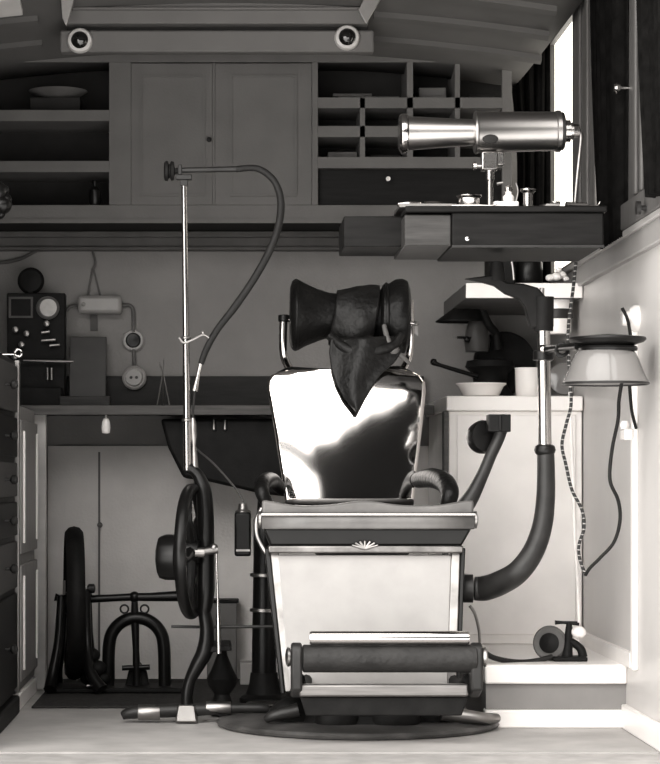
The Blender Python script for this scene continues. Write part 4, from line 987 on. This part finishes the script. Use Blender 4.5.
# ---- flexes
def flex(name, pts, r, m, label):
    return tag(MB().tube(pts, r, 8, 8).build(name, m), label, 'cord')
flex('twisted_cord', [P(576, 262, 5.72), P(573, 290, 5.72), P(569, 320, 5.72), P(568, 345, 5.72), P(570, 380, 5.72), P(571, 405, 5.72), P(566, 425, 5.72), P(562, 445, 5.72), P(566, 465, 5.72), P(572, 490, 5.72), P(582, 510, 5.72), P(584, 528, 5.72), P(579, 545, 5.72), P(580, 560, 5.72), P(585, 573, 5.72)], .0042, 'flex', 'dark speckled flex hanging from the table past the lamp arm')
flex('loop_cord', [P(622, 381, 5.46), P(619, 400, 5.50), P(618, 420, 5.54), P(612, 450, 5.58), P(610, 480, 5.60), P(618, 500, 5.62), P(620, 520, 5.64), P(614, 542, 5.66), P(600, 558, 5.68), P(590, 568, 5.7), P(585.5, 575, 5.715)], .0045, 'cord', 'black flex drooping in a loop from the enamel lamp shade')
flex('rosette_cord', [P(622, 308, 5.70), P(627, 318, 5.70), P(630, 332, 5.66), P(632, 352, 5.62), P(629, 372, 5.62), P(630, 392, 5.64), P(632, 412, 5.68), P(636, 428, 5.72)], .0042, 'cord', 'short black flex passing from the wall rosette to the socket block')
flex('pull_flex', [P(570, 392, 5.8), P(571, 430, 5.8), P(573, 480, 5.84), P(575, 540, 5.9), P(577.5, 580, 5.94), P(579, 622, 5.98)], .0042, 'cordw', 'white twisted pull cord hanging straight down to the white knob')

# ---- valve and gauge on the ledge
Yn = 6.0
x = lambda p: X(p, Yn)
z = lambda p: Z(p, Yn)
t = thing('water_valve', (x(566), Yn, .1625), 'small iron valve with round dial, cross handle and white knob on the ledge', 'valve')
MB().box(x(552), x(586), Yn - .03, Yn + .04, .1625, .174).build('base', 'ironmatt', t, bevel=.003)
MB().lathe([(.030, 0), (.044, .002), (.046, .014), (.041, .02), (.034, .018)], (x(553), Yn + .03, z(644)), (-.5, -1, .1), 32).build('dial', 'greypaint', t)
MB().lathe([(.030, 0), (.026, .022), (.012, .026), (.001, .027)], (x(553), Yn + .03, z(644)), (-.5, -1, .1), 28).build('dial_centre', 'ironmatt', t)
q = MB().tube([(x(567), Yn, .17), (x(568), Yn, z(645)), (x(569), Yn, z(628)), (x(569), Yn, z(622))], [.016, .012, .009, .006], 12); q.tube([(x(569), Yn, z(640)), (x(580), Yn, z(648)), (x(583), Yn, .172)], [.009, .011, .012], 10); q.tube([(x(569), Yn, z(642)), (x(556), Yn + .02, z(645))], [.010, .012], 10)
q.build('body', 'ironmatt', t)
MB().tube([(x(555), Yn, z(622.5)), (x(563), Yn, z(622.5)), (x(579), Yn, z(623.5))], [.006, .004, .006], 10).build('cross_handle', 'iron', t)
MB().ball((x(578.5), Yn - .004, z(632)), (.020, .02, .016), 20, 12).build('knob', 'white', t)
flex('rubber_hose', [P(482, 650, 5.93), P(492, 657, 5.93), P(508, 661, 5.95), P(524, 662, 5.97), P(540, 660, 5.98), P(552, 656.5, 5.99)], .007, 'rubbermid', 'dark rubber hose lying along the ledge to the small iron valve')

# ================================================================== CAMERA, WORLD, LIGHT
cd = bpy.data.cameras.new('camera'); co = bpy.data.objects.new('camera', cd); COL.objects.link(co)
co.location = (0, 0, CH); co.rotation_euler = (PI / 2, 0, 0)
cd.sensor_fit = 'HORIZONTAL'; cd.sensor_width = 36; cd.lens = F / 660 * 36
cd.shift_x = (330 - CX) / 660; cd.shift_y = (CY - 382) / 660
cd.clip_end = 200
SC.camera = co

wd = bpy.data.worlds.new('outdoors'); SC.world = wd; wd.use_nodes = True
nt = wd.node_tree; nt.nodes.clear()
N = nt.nodes.new; L = nt.links.new
def math_(op, a, b=None, c=None, clamp=False):
    n = N('ShaderNodeMath'); n.operation = op; n.use_clamp = clamp
    for i, v in enumerate((a, b, c)):
        if v is None: continue
        if isinstance(v, (int, float)): n.inputs[i].default_value = v
        else: L(v, n.inputs[i])
    return n.outputs[0]
def sstep(v, a, b):
    n = N('ShaderNodeMapRange'); n.interpolation_type = 'SMOOTHSTEP'; n.inputs['From Min'].default_value = a; n.inputs['From Max'].default_value = b
    L(v, n.inputs['Value']); return n.outputs['Result']
tc = N('ShaderNodeTexCoord'); sp = N('ShaderNodeSeparateXYZ'); L(tc.outputs['Generated'], sp.inputs[0])
dx, dy, dz = sp.outputs
nz = N('ShaderNodeTexNoise'); nz.inputs['Scale'].default_value = 4.0; nz.inputs['Detail'].default_value = 4; L(tc.outputs['Generated'], nz.inputs['Vector'])
wob = math_('MULTIPLY', math_('SUBTRACT', nz.outputs['Fac'], .5), .25)
SKY, GLOW, GROUND, HEDGE, TREE = 3.4, 6.5, 3.6, .25, .012
back = sstep(math_('MULTIPLY', dy, -1), .15, .4)
# ground to sky, the unseen ground brightened to fill the room from below
g = sstep(math_('ADD', dz, math_('MULTIPLY', wob, .3)), .02, .12)
val = math_('ADD', math_('MULTIPLY', g, SKY - GROUND), GROUND)
# hazy sun low in the sky on the left behind the camera
def lobe(v, p_):
    v = Vector(v).normalized()
    d = math_('ADD', math_('ADD', math_('MULTIPLY', dx, v.x), math_('MULTIPLY', dy, v.y)), math_('MULTIPLY', dz, v.z))
    return math_('POWER', math_('MAXIMUM', d, 0), p_)
val = math_('ADD', val, math_('MULTIPLY', lobe((-.40, -.9, .30), 10), GLOW))
# distant dark hedge line, unseen, added for the backrest to mirror
e = math_('ADD', dz, math_('MULTIPLY', wob, .5))
h = math_('MULTIPLY', math_('MULTIPLY', sstep(e, .08, .11), math_('SUBTRACT', 1, sstep(e, .14, .19))), back)
h = math_('MULTIPLY', h, .97)
val = math_('ADD', math_('MULTIPLY', val, math_('SUBTRACT', 1, h)), math_('MULTIPLY', h, HEDGE))
# big dark tree and its shade, unseen, added at right for the backrest's reflection
th = math_('ADD', math_('MULTIPLY', dx, .28), .25)
tr = sstep(math_('SUBTRACT', math_('ADD', th, math_('MULTIPLY', wob, .7)), dz), -.03, .05)
side = sstep(math_('ADD', dx, math_('MULTIPLY', wob, .5)), -.25, -.13)
tr = math_('MULTIPLY', math_('MULTIPLY', tr, side), back)
low = sstep(dz, -.10, -.02)
tr = math_('MULTIPLY', tr, low)
val = math_('ADD', math_('MULTIPLY', val, math_('SUBTRACT', 1, tr)), math_('MULTIPLY', tr, TREE))
bg = N('ShaderNodeBackground'); bg.inputs['Color'].default_value = (1, .972, .935, 1); L(val, bg.inputs['Strength'])
wo = N('ShaderNodeOutputWorld'); L(bg.outputs[0], wo.inputs['Surface'])

SC.view_settings.view_transform = 'Standard'; SC.view_settings.look = 'None'; SC.view_settings.exposure = 0; SC.view_settings.gamma = 1
SC.cycles.use_denoising = True
SC.cycles.max_bounces = 10; SC.cycles.diffuse_bounces = 5; SC.cycles.transparent_max_bounces = 12
SC.cycles.sample_clamp_indirect = 6
